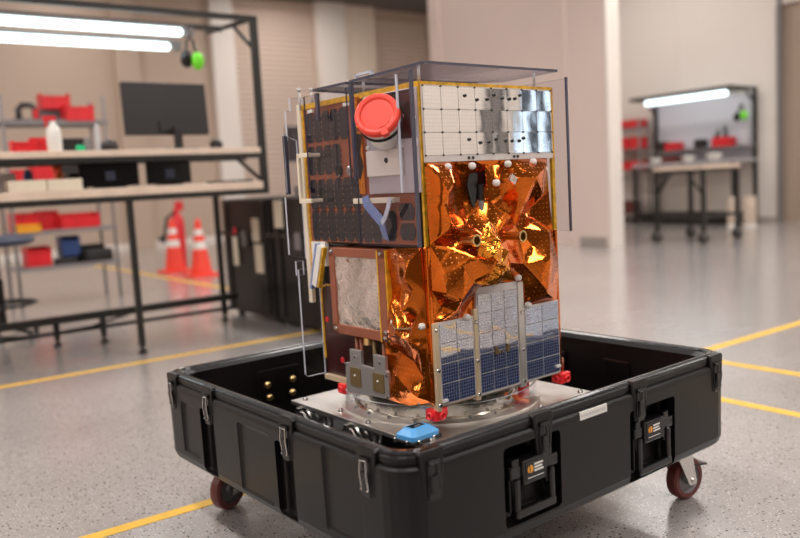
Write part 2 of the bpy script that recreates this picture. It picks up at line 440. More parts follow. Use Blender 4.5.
# ================================================================== SHIPPING CASE
case = thing('shipping_case', 'open black moulded transport case on casters holding the foil-wrapped spacecraft', 'case', CASE_O, YC)
CX, CY, CZ, CB = 1.242, 1.196, .45, .18
def rrect(x0, x1, y0, y1, r, z, n=5):
    out = []
    for cx, cy, a0 in ((x1-r, y0+r, -PI/2), (x1-r, y1-r, 0), (x0+r, y1-r, PI/2), (x0+r, y0+r, PI)):
        for i in range(n+1):
            a = a0+PI/2*i/n; out.append((cx+r*math.cos(a), cy+r*math.sin(a), z))
    return out
def cring(ins, z, r): return rrect(ins, CX-ins, ins, CY-ins, r, z)
mb = MB()
prof = [(.030, .180, .05), (.010, .183, .06), (.001, .192, .065), (-.004, .210, .065), (-.006, .410, .066), (-.005, .422, .065),
        (-.001, .428, .06), (.004, .430, .06), (.004, .4345, .06), (.001, .437, .06), (.001, .447, .06), (.004, .451, .058), (.014, .451, .052), (.018, .445, .05), (.022, .445, .05), (.026, .450, .048), (.034, .450, .045),
        (.048, .44, .04), (.060, .23, .035), (.07, .215, .03)]
mb.loft([cring(i, z, r) for i, z, r in prof], cap0=True, cap1=True)
# moulded pads around the handle bays, inner ribs
shell = build('shell', mb, 'black_plastic', case)
mr_ = MB()
mr_.loft([cring(i, z, r) for i, z, r in ((.006, .448, .058), (.003, .4535, .06), (.008, .456, .058), (.0115, .4525, .055), (.016, .4525, .053), (.0195, .457, .05), (.0255, .457, .05), (.029, .4525, .048), (.034, .448, .045))], smooth=False)
build('rim', mr_, 'rimgloss', case, label='glossy black rim')
cut = MB()
PK = [(.285, .478, .217, .404), (.752, .957, .187, .383)]
for x0, x1, z0, z1 in PK:
    cut.box(x0, x1, -.05, .046, z0, z1)
for y0, y1 in ((.843, .932), (.412, .499)):
    cut.box(-.05, .022, y0, y1, .196, .388)
cut.box(-.05, .002, .52, .70, .20, .395); cut.box(-.05, .002, .955, 1.07, .22, .385)
cut.box(-.05, .002, .13, .285, .22, .425)
co = build('cutter', cut, 'black_plastic'); co.parent = case
bvc = co.modifiers.new('b', 'BEVEL'); bvc.width = .012; bvc.segments = 3; bvc.limit_method = 'ANGLE'
bo = shell.modifiers.new('cut', 'BOOLEAN'); bo.operation = 'DIFFERENCE'; bo.object = co; bo.solver = 'EXACT'
dg = bpy.context.evaluated_depsgraph_get()
nm = bpy.data.meshes.new_from_object(shell.evaluated_get(dg)); nm.name = 'shell'
shell.modifiers.clear(); shell.data = nm
bpy.data.objects.remove(co)
for p in nm.polygons: p.use_smooth = False
bv = shell.modifiers.new('bevel', 'BEVEL'); bv.width = .003; bv.segments = 2; bv.limit_method = 'ANGLE'; bv.angle_limit = math.radians(35)

def side_x(t, d, z): return (t, -d, z)          # long side facing the right foreground: t along x, d outwards
def side_y(t, d, z): return (-d, t, z)
def obox(mb, fn, t0, t1, d0, d1, z0, z1, m=0):
    c = [fn(t, d, z) for z in (z0, z1) for t, d in ((t0, d0), (t1, d0), (t1, d1), (t0, d1))]
    vs = [mb.bm.verts.new(p) for p in c]
    for q in ((0, 3, 2, 1), (4, 5, 6, 7), (0, 1, 5, 4), (1, 2, 6, 5), (2, 3, 7, 6), (3, 0, 4, 7)):
        mb.bm.faces.new([vs[i] for i in q]).material_index = m
def latch(fn, t, flip=1):
    m1 = MB()
    # notch housing in the rim
    poly = [(t-.034, .452), (t-.028, .459), (t+.028, .459), (t+.034, .452), (t+.030, .415), (t+.023, .352), (t-.023, .352), (t-.030, .415)]
    m1.prism(poly, lambda a, b, h: fn(a, h, b), -.012, .0075)
    root = build('latch_housing', m1, 'black_plastic', case, bevel=.003)
    m2 = MB()
    obox(m2, fn, t-.015, t+.015, .006, .010, .350, .432)
    obox(m2, fn, t-.010, t+.010, .010, .015, .362, .405)
    obox(m2, fn, t-.016, t+.016, .008, .014, .427, .437)
    build('latch', m2, 'black_gloss', root, bevel=.002)
    m3 = MB()
    m3.tube([fn(t-.011, .012, .368), fn(t-.012, .016, .40), fn(t-.010, .014, .43), fn(t+.010, .014, .43), fn(t+.012, .016, .40), fn(t+.011, .012, .368)], .0016, 6)
    m3.cyl(fn(t-.014, .012, .366), fn(t+.014, .012, .366), .003, 8)
    build('latch_wire', m3, 'steel' if fn is side_y else 'dark_metal', root)
for t in (1.120, .872, .438, .110): latch(side_y, t)
for t in (.078, .419, .796, 1.172): latch(side_x, t)

def case_handle(x0, x1, z0, z1):
    m1 = MB(); w = x1-x0
    zt = z1-.03
    # hinge bar
    m1.box(x0+.020, x1-.012, -.006, .018, zt-.050, zt-.022); m1.box(x0+.055, x1-.06, -.012, .020, zt-.068, zt-.010)
    for s in (0, 1):
        a = x0+.028 if s == 0 else x1-.052
        m1.box(a, a+.024, -.004, .016, zt-.085, zt-.005)
    h = build('handle', m1, 'black_gloss', case, bevel=.003)
    m2 = MB()
    for a in (x0+.030, x1-.046):
        m2.box(a, a+.016, -.012, .010, z0+.020, zt-.05)
    m2.box(x0+.030, x1-.030, -.014, .006, z0+.016, z0+.036)
    m2.box(x0+.020, x0+.030, .0, .03, z0+.03, zt-.02)
    build('grip', m2, 'black_gloss', h, bevel=.004)
    m3 = MB()
    bx, bz = x0+.063, zt-.060
    m3.box(bx, bx+.062, -.0135, -.012, bz, bz+.044, 0)
    yb = -.0137
    m3.lathe([(0, 0), (.0095, 0)], (bx+.014, yb-.0004, bz+.026), (0, -1, 0), 12, 1)
    m3.box(bx+.011, bx+.0135, yb-.0008, yb-.0003, bz+.016, bz+.036, 0)
    for k, (a, b) in enumerate(((.027, .058), (.027, .054), (.027, .057))):
        m3.box(bx+a, bx+b, yb-.0003, yb+.001, bz+.017+.0075*k, bz+.0215+.0075*k, 2)
    m3.box(bx+.006, bx+.058, yb-.0003, yb+.001, bz+.005, bz+.0065, 2)
    build('badge', m3, ['black_gloss', 'badge', 'white'], h, label='black maker plate with orange emblem and white lettering')
for p in PK: case_handle(*p)
x0l = MB(); x0l.box(.552, .656, -.0075, -.003, .407, .427, 0)
for k in range(14):
    a = .556+k*.0068; x0l.box(a, a+.004, -.0079, -.007, .414, .420, 1)
build('label_strip', x0l, ['white', 'palegrey'], case, label='white label strip')
mb = MB()
mb.box(.300, .460, 1.139, 1.150, .27, .40)
plt = build('inner_bracket', mb, 'black_plastic', case, bevel=.003)
for i, (x, z) in enumerate(((.334, .350), (.432, .352), (.338, .306), (.428, .305))):
    m1 = MB(); m1.lathe([(0, .011), (.007, .010), (.012, .005), (.013, 0)], (x, 1.139, z), (0, -1, 0), 14)
    build('brass_bolt', m1, 'brass', plt)
for x in (.62, .86):
    m1 = MB(); m1.box(x, x+.10, 1.138, 1.150, .24, .40); build('inner_rib', m1, 'black_plastic', case, bevel=.004)
for y in (.30, .56, .82):
    m1 = MB(); m1.box(CX-.062, CX-.050, y, y+.10, .24, .39); build('inner_rib', m1, 'black_plastic', case, bevel=.004)
for y0 in (.25,):
    m1 = MB(); m1.box(.14, 1.09, .10, 1.09, .2145, .222); build('inner_mat', m1, 'rubber', case)

def caster(cx, cy, ang, brake=True):
    r = .066
    c, s_ = math.cos(ang), math.sin(ang)
    d = Vector((c, s_, 0)); ax = Vector((-s_, c, 0))          # rolling direction, axle
    off = d*.035; ctr = Vector((cx, cy, r))
    top = ctr-off
    m1 = MB()
    m1.box(top.x-.05, top.x+.05, top.y-.045, top.y+.045, .166, .184)
    m1.cyl((top.x, top.y, .150), (top.x, top.y, .168), .036, 20)
    for s2 in (-1, 1):
        q = [top+ax*(.030*s2)+Vector((0, 0, .150-top.z))-d*.032, top+ax*(.030*s2)+Vector((0, 0, .150-top.z))+d*.032, ctr+ax*(.030*s2)+d*.016-Vector((0, 0, .014)), ctr+ax*(.030*s2)-d*.016-Vector((0, 0, .014))]
        A = [m1.bm.verts.new(p) for p in q]; B = [m1.bm.verts.new(p+ax*(.004*s2)) for p in q]
        m1.bm.faces.new(A); m1.bm.faces.new(B[::-1])
        for i in range(4): m1.bm.faces.new((A[i], A[(i+1) % 4], B[(i+1) % 4], B[i]))
    m1.cyl(ctr-ax*.040, ctr+ax*.040, .008, 10)
    k = build('caster', m1, 'steel', case)
    m2 = MB(); m2.lathe([(.046, -.019), (.058, -.020), (.0645, -.014), (r, 0), (.0645, .014), (.058, .020), (.046, .019)], ctr, ax, 36, closed=True)
    w = build('wheel', m2, 'maroon', k)
    m3 = MB(); m3.lathe([(0, .018), (.016, .019), (.020, .010), (.040, .008), (.047, .018), (.047, -.018), (.040, -.008), (.020, -.010), (.016, -.019), (0, -.018)], ctr, ax, 30)
    build('hub', m3, 'hub', k)
    if brake:
        m4 = MB(); b0 = ctr+d*.045+Vector((0, 0, .035))
        P = [b0-ax*.02-d*.03, b0+ax*.02-d*.03, b0+ax*.022+d*.035-Vector((0, 0, .01)), b0-ax*.022+d*.035-Vector((0, 0, .01))]
        A = [m4.bm.verts.new(p) for p in P]; B = [m4.bm.verts.new(p+Vector((0, 0, .006))) for p in P]
        m4.bm.faces.new(A[::-1]); m4.bm.faces.new(B)
        for i in range(4): m4.bm.faces.new((A[i], A[(i+1) % 4], B[(i+1) % 4], B[i]))
        build('brake_lever', m4, 'dark_metal', k, bevel=.001)
caster(1.166, .100, -.12); caster(.130, 1.075, PI+.35, False); caster(.13, .13, PI*1.2, False); caster(1.10, 1.07, .8, False)

# ================================================================== MOUNT INSIDE THE CASE
SCX, SCY = .285, .300
def sat_part(name, mb, mats, parent, **kw):
    root = parent
    while root.parent: root = root.parent
    zb = root['zb']
    X = Matrix.Translation((0, 0, -zb)) @ SATX
    return build(name, mb, mats, parent, xf=X, **kw)
def sat_thing(name, label, cat, zraw):
    zb = zraw*S_+1-S_
    o = thing(name, label, cat, SAT_O+Vector((0, 0, zb)), YS); o['zb'] = zb; return o
PZ = .255
plate = sat_thing('mounting_plate', 'square bare aluminium plate inside the black case under the clear ring', 'plate', PZ-.014)
mb = MB(); hw = .378
mb.box(SCX-hw, SCX+hw, SCY-hw, SCY+hw, PZ-.014, PZ)
sat_part('plate', mb, 'alu', plate, bevel=.002)
for a, b in ((-.34, -.34), (-.34, .34), (.34, -.34), (.34, .34), (-.34, .12), (-.36, -.06), (.35, -.10), (.35, .14), (.12, -.355), (-.1, .35)):
    m1 = MB(); m1.lathe([(0, .010), (.006, .010), (.009, .004), (.010, 0)], (SCX+a, SCY+b, PZ), (0, 0, 1), 12)
    sat_part('bolt', m1, 'steel', plate)
for a, b in ((-.33, -.33), (-.33, .02), (-.33, .31), (.31, -.33), (.02, -.33), (.31, .31)):
    m1 = MB(); pts = []
    for i in range(61):
        t = i/60; an = t*2*PI*5
        pts.append((SCX+a-.06+.12*t, SCY+b+.038*math.cos(an), PZ-.014-.062+.050*math.sin(an)))
    m1.tube(pts, .007, 6)
    for sz in (-.075, .052): m1.box(SCX+a-.065, SCX+a+.065, SCY+b-.010, SCY+b+.010, PZ-.014-.062+sz-.004, PZ-.014-.062+sz+.010)
    sat_part('wire_rope_isolator', m1, 'steel', plate)

ring = sat_thing('adapter_ring', 'bright metal ring with clear rim between aluminium plate and spacecraft', 'ring', PZ)
C0 = (SCX, SCY, 0)
mb = MB(); mb.lathe([(.262, PZ), (.300, PZ), (.300, PZ+.010), (.290, PZ+.013), (.290, PZ+.058), (.296, PZ+.060), (.296, PZ+.072), (.262, PZ+.072), (.255, PZ+.05), (.255, PZ+.012)], C0, n=96, closed=True)
sat_part('ring_body', mb, 'ring', ring)
mb = MB(); mb.lathe([(.326, PZ+.007, 0), (.332, PZ+.007, 0), (.332, PZ+.060, 1), (.326, PZ+.060, 0)], C0, n=96, closed=True, m=0)
sat_part('clear_rim', mb, ['clear_ring', 'edgel'], ring, label='clear plastic rim')
mb = MB(); mb.lathe([(.300, PZ+.0005), (.345, PZ+.0005), (.345, PZ+.007), (.300, PZ+.007)], C0, n=96, closed=True)
sat_part('base_flange', mb, 'alu', ring)
for i in range(22):
    an = 2*PI*i/22
    m1 = MB(); m1.lathe([(0, .008), (.006, .008), (.007, 0)], (SCX+.310*math.cos(an), SCY+.310*math.sin(an), PZ+.007), n=8); sat_part('bolt', m1, 'steel', ring)

# ================================================================== SPACECRAFT
sat = sat_thing('spacecraft', 'box-shaped satellite wrapped in orange foil with solar panels standing in the open black case', 'satellite', .325)
mb = MB()
mb.box(.012, .558, .012, .602, .82, 1.272); mb.box(.16, .555, .02, .60, .34, .82); mb.box(.02, .17, .02, .19, .345, .82)
mb.box(.06, .556, .19, .60, .80, .83)
sat_part('bus_body', mb, 'umber', sat, bevel=.003)
# ---- left face: dark solar array
mb = MB(); mb.box(-.004, .010, .035, .606, .818, 1.272)
arr = sat_part('solar_array_panel', mb, 'copper', sat)
mb = MB()
def occ(y0, y1, z0, z1, c=.0095):
    p = [(y0+c, z0), (y1-c, z0), (y1, z0+c*1.4), (y1, z1-c*1.4), (y1-c, z1), (y0+c, z1), (y0, z1-c*1.4), (y0, z0+c*1.4)]
    an = random.uniform(-.006, .006)
    mb.face([(-.0065+an*(y-(y0+y1)/2), y, z) for y, z in p][::-1])
rows = [(1.156, 1.250, 5), (1.047, 1.138, 4), (.930, 1.026, 6), (.824, .922, 8)]
for z0, z1, n in rows:
    for k in range(n):
        y1 = .592-k*.0492; occ(y1-.0475, y1, z0-.002, z1+.004)
for y0, y1, z0, z1 in ((.125, .195, .850, .920), (.040, .110, .832, .882), (.040, .110, .892, .942), (.130, .190, .828, .86)): occ(y0, y1, z0, z1, .010)
sat_part('solar_cells', mb, 'cell_dark', arr, recalc=False)
mb = MB()
for z0, z1, n in rows:
    for k in range(n+1):
        y = .592-k*.0492+.0016
        for j in range(5): mb.box(-.0072, -.004, y-.0009, y+.0009, z0+(z1-z0)*(j+.3)/5, z0+(z1-z0)*(j+.6)/5)
for k in range(6): mb.box(-.008, -.004, .045+k*.012, .051+k*.012, .886, .888)
sat_part('interconnects', mb, 'tan', arr)
m1 = MB(); m1.lathe([(0, .001), (.014, .001), (.018, .004), (.019, 0)], (-.006, .410, 1.052), (-1, 0, 0), 20, 0); sat_part('port', m1, 'black_gloss', arr)
m1 = MB(); m1.lathe([(0, .006), (.012, .006), (.016, .003), (.017, 0)], (-.006, .352, 1.050), (-1, 0, 0), 20, 0); m1.box(-.013, -.0115, .344, .360, 1.049, 1.051, 1); m1.box(-.013, -.0115, .351, .353, 1.042, 1.058, 1)
sat_part('screw', m1, ['steel', 'midgrey'], arr)
# ---- camera bay
mb = MB(); mb.box(-.012, .0, -.002, .246, .972, 1.272, 0)
bay = sat_part('camera_bracket', mb, 'lilac', sat, bevel=.002)
mb = MB(); mb.box(-.022, -.012, .070, .240, 1.026, 1.104)
sat_part('cover_plate', mb, 'ivory', bay, bevel=.002)
m1 = MB(); m1.lathe([(0, .004), (.006, .004), (.009, 0)], (-.022, .140, 1.072), (-1, 0, 0), 10); sat_part('screw', m1, 'dark_metal', bay)
mb = MB(); mb.box(-.016, -.012, .010, .085, 1.13, 1.268, 0); mb.box(-.017, -.012, .085, .155, 1.13, 1.268, 1)
sat_part('black_window', mb, ['maroonp', 'black_gloss'], bay)
for y, z in ((.060, 1.195), (.006, 1.185), (.235, 1.115), (.18, 1.118), (.236, 1.262)):
    m1 = MB(); m1.lathe([(0, .005), (.005, .005), (.007, 0)], (-.016, y, z), (-1, 0, 0), 10); sat_part('screw', m1, 'white', bay)
mb = MB(); mb.box(-.016, -.012, .16, .24, 1.224, 1.262); mb.box(-.018, -.012, .0, .10, 1.106, 1.128); sat_part('shelf', mb, 'lilac', bay)
# lens + cap.  axis points towards the left foreground
lc = Vector((-.092, .080, 1.200)); la = Vector((-.72, -.55, .42)).normalized()
mb = MB()
mb.lathe([(.056, -.110), (.056, -.050), (.062, -.046), (.062, -.036), (.058, -.034), (.058, -.006), (0, -.006)], lc, la, 40)
lens = sat_part('lens_barrel', mb, 'white', sat)
m1 = MB(); m1.lathe([(.062, -.044), (.067, -.042), (.067, -.036), (.062, -.034)], lc, la, 40, closed=True); sat_part('rubber_ring', m1, 'rubber', lens)
m1 = MB()
m1.lathe([(0, .004), (.010, .0045), (.0475, .004), (.0495, .0075), (.053, .0095), (.061, .0095), (.066, .006), (.067, .002), (.067, -.012), (.064, -.014), (.0, -.012)], lc, la, 56)
sa = la.orthogonal()
up = Vector((0, 0, 1)); ri = la.cross(up).normalized(); up2 = ri.cross(la).normalized()
dtab = (up2*-1.0+ri*-.45).normalized()
pt = lc+dtab*.067
tx = dtab.cross(la)
X = Matrix((tx, dtab, la)).transposed().to_4x4(); X.translation = pt
m1.box(-.010, .010, -.014, .008, -.008, .010, 0, X)
cap = sat_part('lens_cap', m1, 'red', sat, label='red round lens cap')
m1 = MB(); X2 = X.copy(); X2.translation = pt-dtab*.030
m1.box(-.013, .013, -.010, .010, .004, .0075, 0, X2); m1.box(-.024, -.019, -.004, .004, .004, .007, 0, X2); sat_part('cap_catch', m1, 'red', cap)
# ---- yellow tape around the upper module
mb = MB(); t = .0035
def tapeF(x0, x1, z0, z1): mb.box(x0, x1, -.006, .004, z0, z1)
tapeF(-.005, .003, .815, 1.286); tapeF(.560, .574, .815, 1.282); tapeF(-.006, .574, 1.276, 1.287)
mb.box(-.007, .0, -.006, .003, .815, 1.287); mb.box(-.008, .004, .0, .62, 1.270, 1.287); mb.box(-.006, .004, .608, .620, .66, 1.287)
sat_part('edge_tape', mb, 'yellowtape', sat)
mb = MB(); mb.box(-.012, .004, .618, .640, .60, 1.29); sat_part('corner_rail', mb, 'cream', sat, bevel=.002)
mb = MB(); mb.box(-.001, .568, .002, .612, 1.270, 1.282); sat_part('top_deck', mb, 'umber', sat)
for y in (.11, .33, .54): 
    m1 = MB(); m1.box(-.012, -.004, y, y+.030, 1.255, 1.266); sat_part('tag', m1, 'white', sat)
for y0, y1 in ((.23, .30),):
    m1 = MB(); m1.box(-.02, -.006, .272, .31, 1.18, 1.275); sat_part('kapton_patch', m1, 'mli_bright', sat)
m1 = MB(); m1.box(-.010, -.004, .270, .300, .975, 1.17); sat_part('orange_strip', m1, 'mli_bright', sat)
m1 = MB(); m1.prism([(.300, 1.165), (.272, 1.16), (.285, 1.10), (.272, 1.06), (.292, 1.02), (.305, 1.05), (.31, 1.12)], lambda a, b, h: (h, a, b), -.012, -.004); sat_part('gap_shade', m1, 'black_gloss', sat)  # black plate stands in for the shade of a wavy recess
# ---- front face: upper mirror-like panel
mb = MB(); mb.box(.001, .560, -.010, .002, 1.057, 1.277)
pan = sat_part('upper_solar_panel', mb, 'backing', sat)
mb = MB()
nc, nr = 8, 3; X0, X1, Z0, Z1 = .004, .556, 1.076, 1.274
for i in range(nc):
    for j in range(nr):
        a0 = X0+(X1-X0)*i/nc+.0009; a1 = X0+(X1-X0)*(i+1)/nc-.0009; b0 = Z0+(Z1-Z0)*j/nr+.0009; b1 = Z0+(Z1-Z0)*(j+1)/nr-.0009
        tx_ = random.uniform(-.004, .004)*(.5+i/4); tz_ = random.uniform(-.003, .003)*(.5+i/4)
        f = lambda a, b: (a, -.0115+tx_*(a-(a0+a1)/2)+tz_*(b-(b0+b1)/2), b)
        mb.face([f(a0, b0), f(a1, b0), f(a1, b1), f(a0, b1)])
sat_part('mirror_cells', mb, 'cell_top', pan, recalc=False)
mb = MB()
for i in range(nc+1):
    for j in range(nr+1):
        mb.cyl((X0+(X1-X0)*i/nc, -.009, Z0+(Z1-Z0)*j/nr), (X0+(X1-X0)*i/nc, -.0145, Z0+(Z1-Z0)*j/nr), .0028, 6)
sat_part('cell_pins', mb, 'dark_metal', pan)
for x, z in ((.175, 1.247), (.225, 1.236), (.268, 1.238), (.298, 1.252), (.335, 1.243), (.366, 1.241), (.392, 1.243), (.415, 1.254), (.185, 1.118), (.232, 1.108), (.268, 1.110), (.300, 1.118), (.343, 1.112), (.372, 1.112), (.405, 1.112), (.425, 1.120)):
    m1 = MB(); m1.cyl((x-.008, -.010, z), (x-.004, -.017, z+.004), .0042, 6); sat_part('terminal', m1, 'dark_metal', pan)
for x in (.183, .200, .380, .397):
    m1 = MB(); m1.cyl((x-.008, -.009, 1.066), (x-.008, -.014, 1.066), .0045, 6); sat_part('terminal', m1, 'dark_metal', pan)
# ---- foil blankets
def crumple(name, bound, inner, to3, mats, parent, cuts=5, amp=.006, gain=1.0, seed=1, smooth_it=2):
    rnd = random.Random(seed)
    pts = bound+inner
    nb = len(bound)
    res = delaunay_2d_cdt([Vector((p[0], p[1])) for p in pts], [(i, (i+1) % nb) for i in range(nb)], [], 1, 1e-5)
    vs, _, fs, orig = res[0], res[1], res[2], res[3]
    bm = bmesh.new(); V = []
    for v, o in zip(vs, orig):
        d = pts[o[0]][2] if o else .02
        V.append(bm.verts.new((v.x, v.y, d*gain)))
    for f in fs:
        try: bm.faces.new([V[i] for i in f])
        except ValueError: pass
    bmesh.ops.recalc_face_normals(bm, faces=bm.faces)
    bmesh.ops.subdivide_edges(bm, edges=bm.edges[:], cuts=cuts, use_grid_fill=True)
    bmesh.ops.triangulate(bm, faces=bm.faces[:])
    for _ in range(smooth_it):
        bmesh.ops.smooth_vert(bm, verts=[v for v in bm.verts if not v.is_boundary], factor=.5, use_axis_x=True, use_axis_y=True, use_axis_z=True)
    waves = []
    for k in range(9):
        a = rnd.uniform(0, PI); w = rnd.uniform(.09, .2)*(1 if k < 6 else .5)
        waves.append((math.cos(a), math.sin(a), w, rnd.random(), amp*(1 if k < 6 else .3)))
    def hh(x, y):
        s = 0
        wx = x+.02*math.sin(31*y+seed)+.012*math.sin(53*x+2); wy = y+.02*math.sin(27*x+1.3*seed)
        for c, s2, w, o, am in waves:
            q = ((wx*c+wy*s2)/w+o) % 1.0
            s += am*(abs(q-.5)*2-.5)
        return s
    for v in bm.verts:
        e = 1.0 if not v.is_boundary else .35
        v.co.z += hh(v.co.x, v.co.y)*e
    for v in bm.verts: v.co = Vector(to3(v.co.x, v.co.y, v.co.z))
    for f in bm.faces: f.smooth = True
    for e in bm.edges:
        if len(e.link_faces) == 2 and e.calc_face_angle(0) > math.radians(15): e.smooth = False
    m = MB(); m.bm.free(); m.bm = bm
    return sat_part(name, m, mats, parent)
FB = [(0.006, 1.056, 0.01), (0.103, 1.056, 0.02), (0.202, 1.056, 0.02), (0.356, 1.056, 0.02), (0.473, 1.056, 0.02), (0.533, 1.056, 0.01), (0.537, 0.951, 0.01), (0.545, 0.818, 0.02), (0.569, 0.699, 0.02), (0.562, 0.578, 0.01), (0.472, 0.583, 0.015), (0.399, 0.584, 0.01), (0.384, 0.654, 0.02), (0.284, 0.679, 0.02), (0.19, 0.666, 0.02), (0.176, 0.584, 0.02), (0.097, 0.583, 0.02), (0.008, 0.579, 0.01), (0.007, 0.686, 0.02), (0.009, 0.818, 0.02), (0.006, 0.949, 0.02)]
FI = [(0.027, 1.029, 0.03), (0.112, 0.997, 0.05), (0.153, 0.941, -0.01), (0.178, 1.006, -0.03), (0.22, 1.004, -0.06), (0.282, 1.02, 0.0), (0.224, 0.922, -0.07), (0.161, 0.874, 0.0), (0.259, 0.935, 0.02), (0.296, 0.964, 0.03), (0.312, 0.926, 0.04), (0.520, 1.032, 0.03), (0.456, 0.998, 0.06), (0.341, 0.883, 0.05), (0.315, 0.831, 0.02), (0.376, 0.846, 0.0), (0.425, 0.884, -0.02), (0.501, 0.938, 0.03), (0.52, 0.821, 0.04), (0.443, 0.778, 0.02), (0.515, 0.739, 0.05), (0.393, 0.728, 0.03), (0.324, 0.742, 0.05), (0.176, 0.837, 0.05), (0.193, 0.771, 0.07), (0.252, 0.818, 0.05), (0.266, 0.763, 0.09), (0.233, 0.72, 0.08), (0.167, 0.697, 0.05), (0.129, 0.756, 0.05), (0.152, 0.799, 0.03), (0.095, 0.87, 0.06), (0.103, 0.81, 0.03), (0.053, 0.844, 0.0), (0.05, 0.903, 0.04), (0.079, 0.93, 0.05), (0.042, 0.971, 0.06), (0.048, 0.764, 0.02), (0.062, 0.679, 0.04), (0.122, 0.656, 0.05), (0.099, 0.62, 0.03), (0.04, 0.637, 0.0), (0.471, 0.66, 0.04), (0.411, 0.628, 0.05), (0.508, 0.615, 0.03)]
FI = [(max(.012, a-.8*(d*1.35+.010)), b, d*1.35+.006) for a, b, d in FI]
FB = [(a-.006 if a < .02 else a, b, d*.35) for a, b, d in FB]
bl = crumple('foil_blanket', FB, FI, lambda a, b, d: (a, -.004-max(d, -.014), b), 'mli', sat, amp=.0011, seed=3, smooth_it=1)
LB = [(0.194, 0.802, 0.01), (0.124, 0.807, 0.02), (0.008, 0.813, 0.01), (0.005, 0.687, 0.01), (0.003, 0.538, 0.01), (0.004, 0.351, 0.01), (0.094, 0.328, 0.02), (0.207, 0.327, 0.02), (0.209, 0.417, 0.01), (0.211, 0.513, 0.01), (0.204, 0.641, 0.01)]
LI = [(0.143, 0.764, 0.04), (0.089, 0.778, 0.06), (0.061, 0.728, 0.08), (0.114, 0.71, 0.03), (0.153, 0.652, 0.0), (0.116, 0.633, 0.07), (0.047, 0.618, 0.03), (0.087, 0.583, 0.02), (0.157, 0.551, 0.05), (0.1, 0.542, 0.06), (0.046, 0.518, 0.04), (0.153, 0.489, 0.0), (0.082, 0.467, 0.01), (0.039, 0.427, 0.02), (0.159, 0.418, 0.03), (0.113, 0.384, 0.04), (0.179, 0.364, 0.03), (0.044, 0.371, 0.05), (0.033, 0.783, 0.05), (0.032, 0.685, 0.05)]
LI = [(max(.012, a-1.1*d), b, d*1.05) for a, b, d in LI]
bl2 = crumple('foil_blanket', LB, LI, lambda a, b, d: (-.002-max(d, -.006), a, b), 'mli_side', sat, amp=.002, seed=9, smooth_it=1)
# bright bunched foil in the middle
mb = MB()
rn = random.Random(5)
cb = [(.14, .70, .03), (.175, .69, .03), (.235, .685, .03), (.295, .70, .03), (.295, .75, .03), (.255, .80, .03), (.24, .86, .035), (.21, .875, .035), (.18, .86, .035), (.165, .82, .035), (.15, .76, .035)]
ci = [(rn.uniform(.175, .265), rn.uniform(.71, .85), rn.uniform(.05, .085)) for _ in range(14)]
mb.bm.free()
crumple('foil_bunch', cb, ci, lambda a, b, d: (max(.01, a-.035), -.058-d*.8, b), 'mli_bright', bl, cuts=3, amp=.006, seed=21, smooth_it=1)
# vertical foil flap and the dark recess behind it, its shade a black plate
mb = MB()
fl = [(.218, 1.04, .03), (.222, .97, .035), (.222, .93, .04), (.256, .915, .04), (.276, .93, .04), (.280, .98, .035), (.278, 1.04, .03)]
mb.bm.free()
crumple('foil_flap', fl, [(.250, .985, .055), (.250, .95, .06)], lambda a, b, d: (a, -.004-d, b), 'mli', bl, cuts=3, amp=.003, seed=13)
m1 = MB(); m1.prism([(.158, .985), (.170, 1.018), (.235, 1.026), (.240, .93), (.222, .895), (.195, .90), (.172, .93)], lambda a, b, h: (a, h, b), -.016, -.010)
rec = sat_part('recess_shade', m1, 'black_gloss', bl)
m1 = MB(); m1.cyl((.212, -.018, .985), (.208, -.020, .93), .009, 14, 0); m1.cyl((.208, -.020, .935), (.206, -.024, .885), .0105, 16, 1)
sat_part('sensor_tube', m1, ['dark_metal', 'midgrey'], bl)
m1 = MB(); m1.lathe([(0, .004), (.010, .004), (.014, .010), (.018, .004), (.024, 0), (.024, -.02), (0, -.02)], (.222, -.028, .893), (.25, -.95, .1), 18, 0); sat_part('sensor_eye', m1, 'steel', bl)
m1 = MB(); m1.lathe([(0, 0), (.009, 0)], (.2235, -.035, .8937), (.25, -.95, .1), 14); sat_part('lens', m1, 'glass', bl)
for x, z in ((.197, .826), (.392, .822)):
    m1 = MB(); m1.lathe([(.012, .0), (.013, .030), (.014, .085), (.018, .090), (.018, .100), (.013, .100), (.010, .065), (0, .06)], (x-.105, -.010, z), (.05, -1, 0), 18)
    sat_part('thruster_nozzle', m1, 'brass', bl)
def button(p, n):
    m1 = MB(); m1.lathe([(0, .006), (.005, .0055), (.009, .003), (.0105, 0), (.0105, -.01)], p, n, 14); return m1
for x, z in ((.103, 1.041), (.201, 1.041), (.355, 1.043), (.473, 1.046), (.525, 1.019), (.187, .685), (.284, .683), (.381, .684), (.151, .591), (.423, .590)):
    sat_part('blanket_button', button((x-.032, -.034, z), (0, -1, 0)), 'white', bl)
sat_part('blanket_button', button((.240, -.062, .987), (0, -1, 0)), 'white', bl)
m1 = MB(); X = Matrix.Translation((.322, -.048, .995)) @ Matrix.Rotation(.6, 4, 'Y'); m1.box(-.014, .014, -.004, .004, -.012, .012, 0, X); sat_part('silver_tab', m1, 'silverfoil', bl)
for y, z in ((.012, .582), (.142, .581)): sat_part('blanket_button', button((-.030, y, z), (-1, 0, 0)), 'white', bl2)
m1 = MB(); m1.tube([(-.034, .142, .577), (-.046, .11, .566), (-.042, .06, .572), (-.034, .012, .577)], .003, 6); sat_part('tie_cord', m1, 'bronze', bl2)
# foil side strip wrapping the near corner and the right edge
mb = MB(); mb.box(-.012, .006, -.012, .006, .345, .815); sat_part('corner_foil', mb, 'mli', sat, bevel=.004)
mb = MB(); mb.box(.556, .572, -.010, .60, .33, .82); sat_part('side_foil', mb, 'mli', sat, bevel=.004)
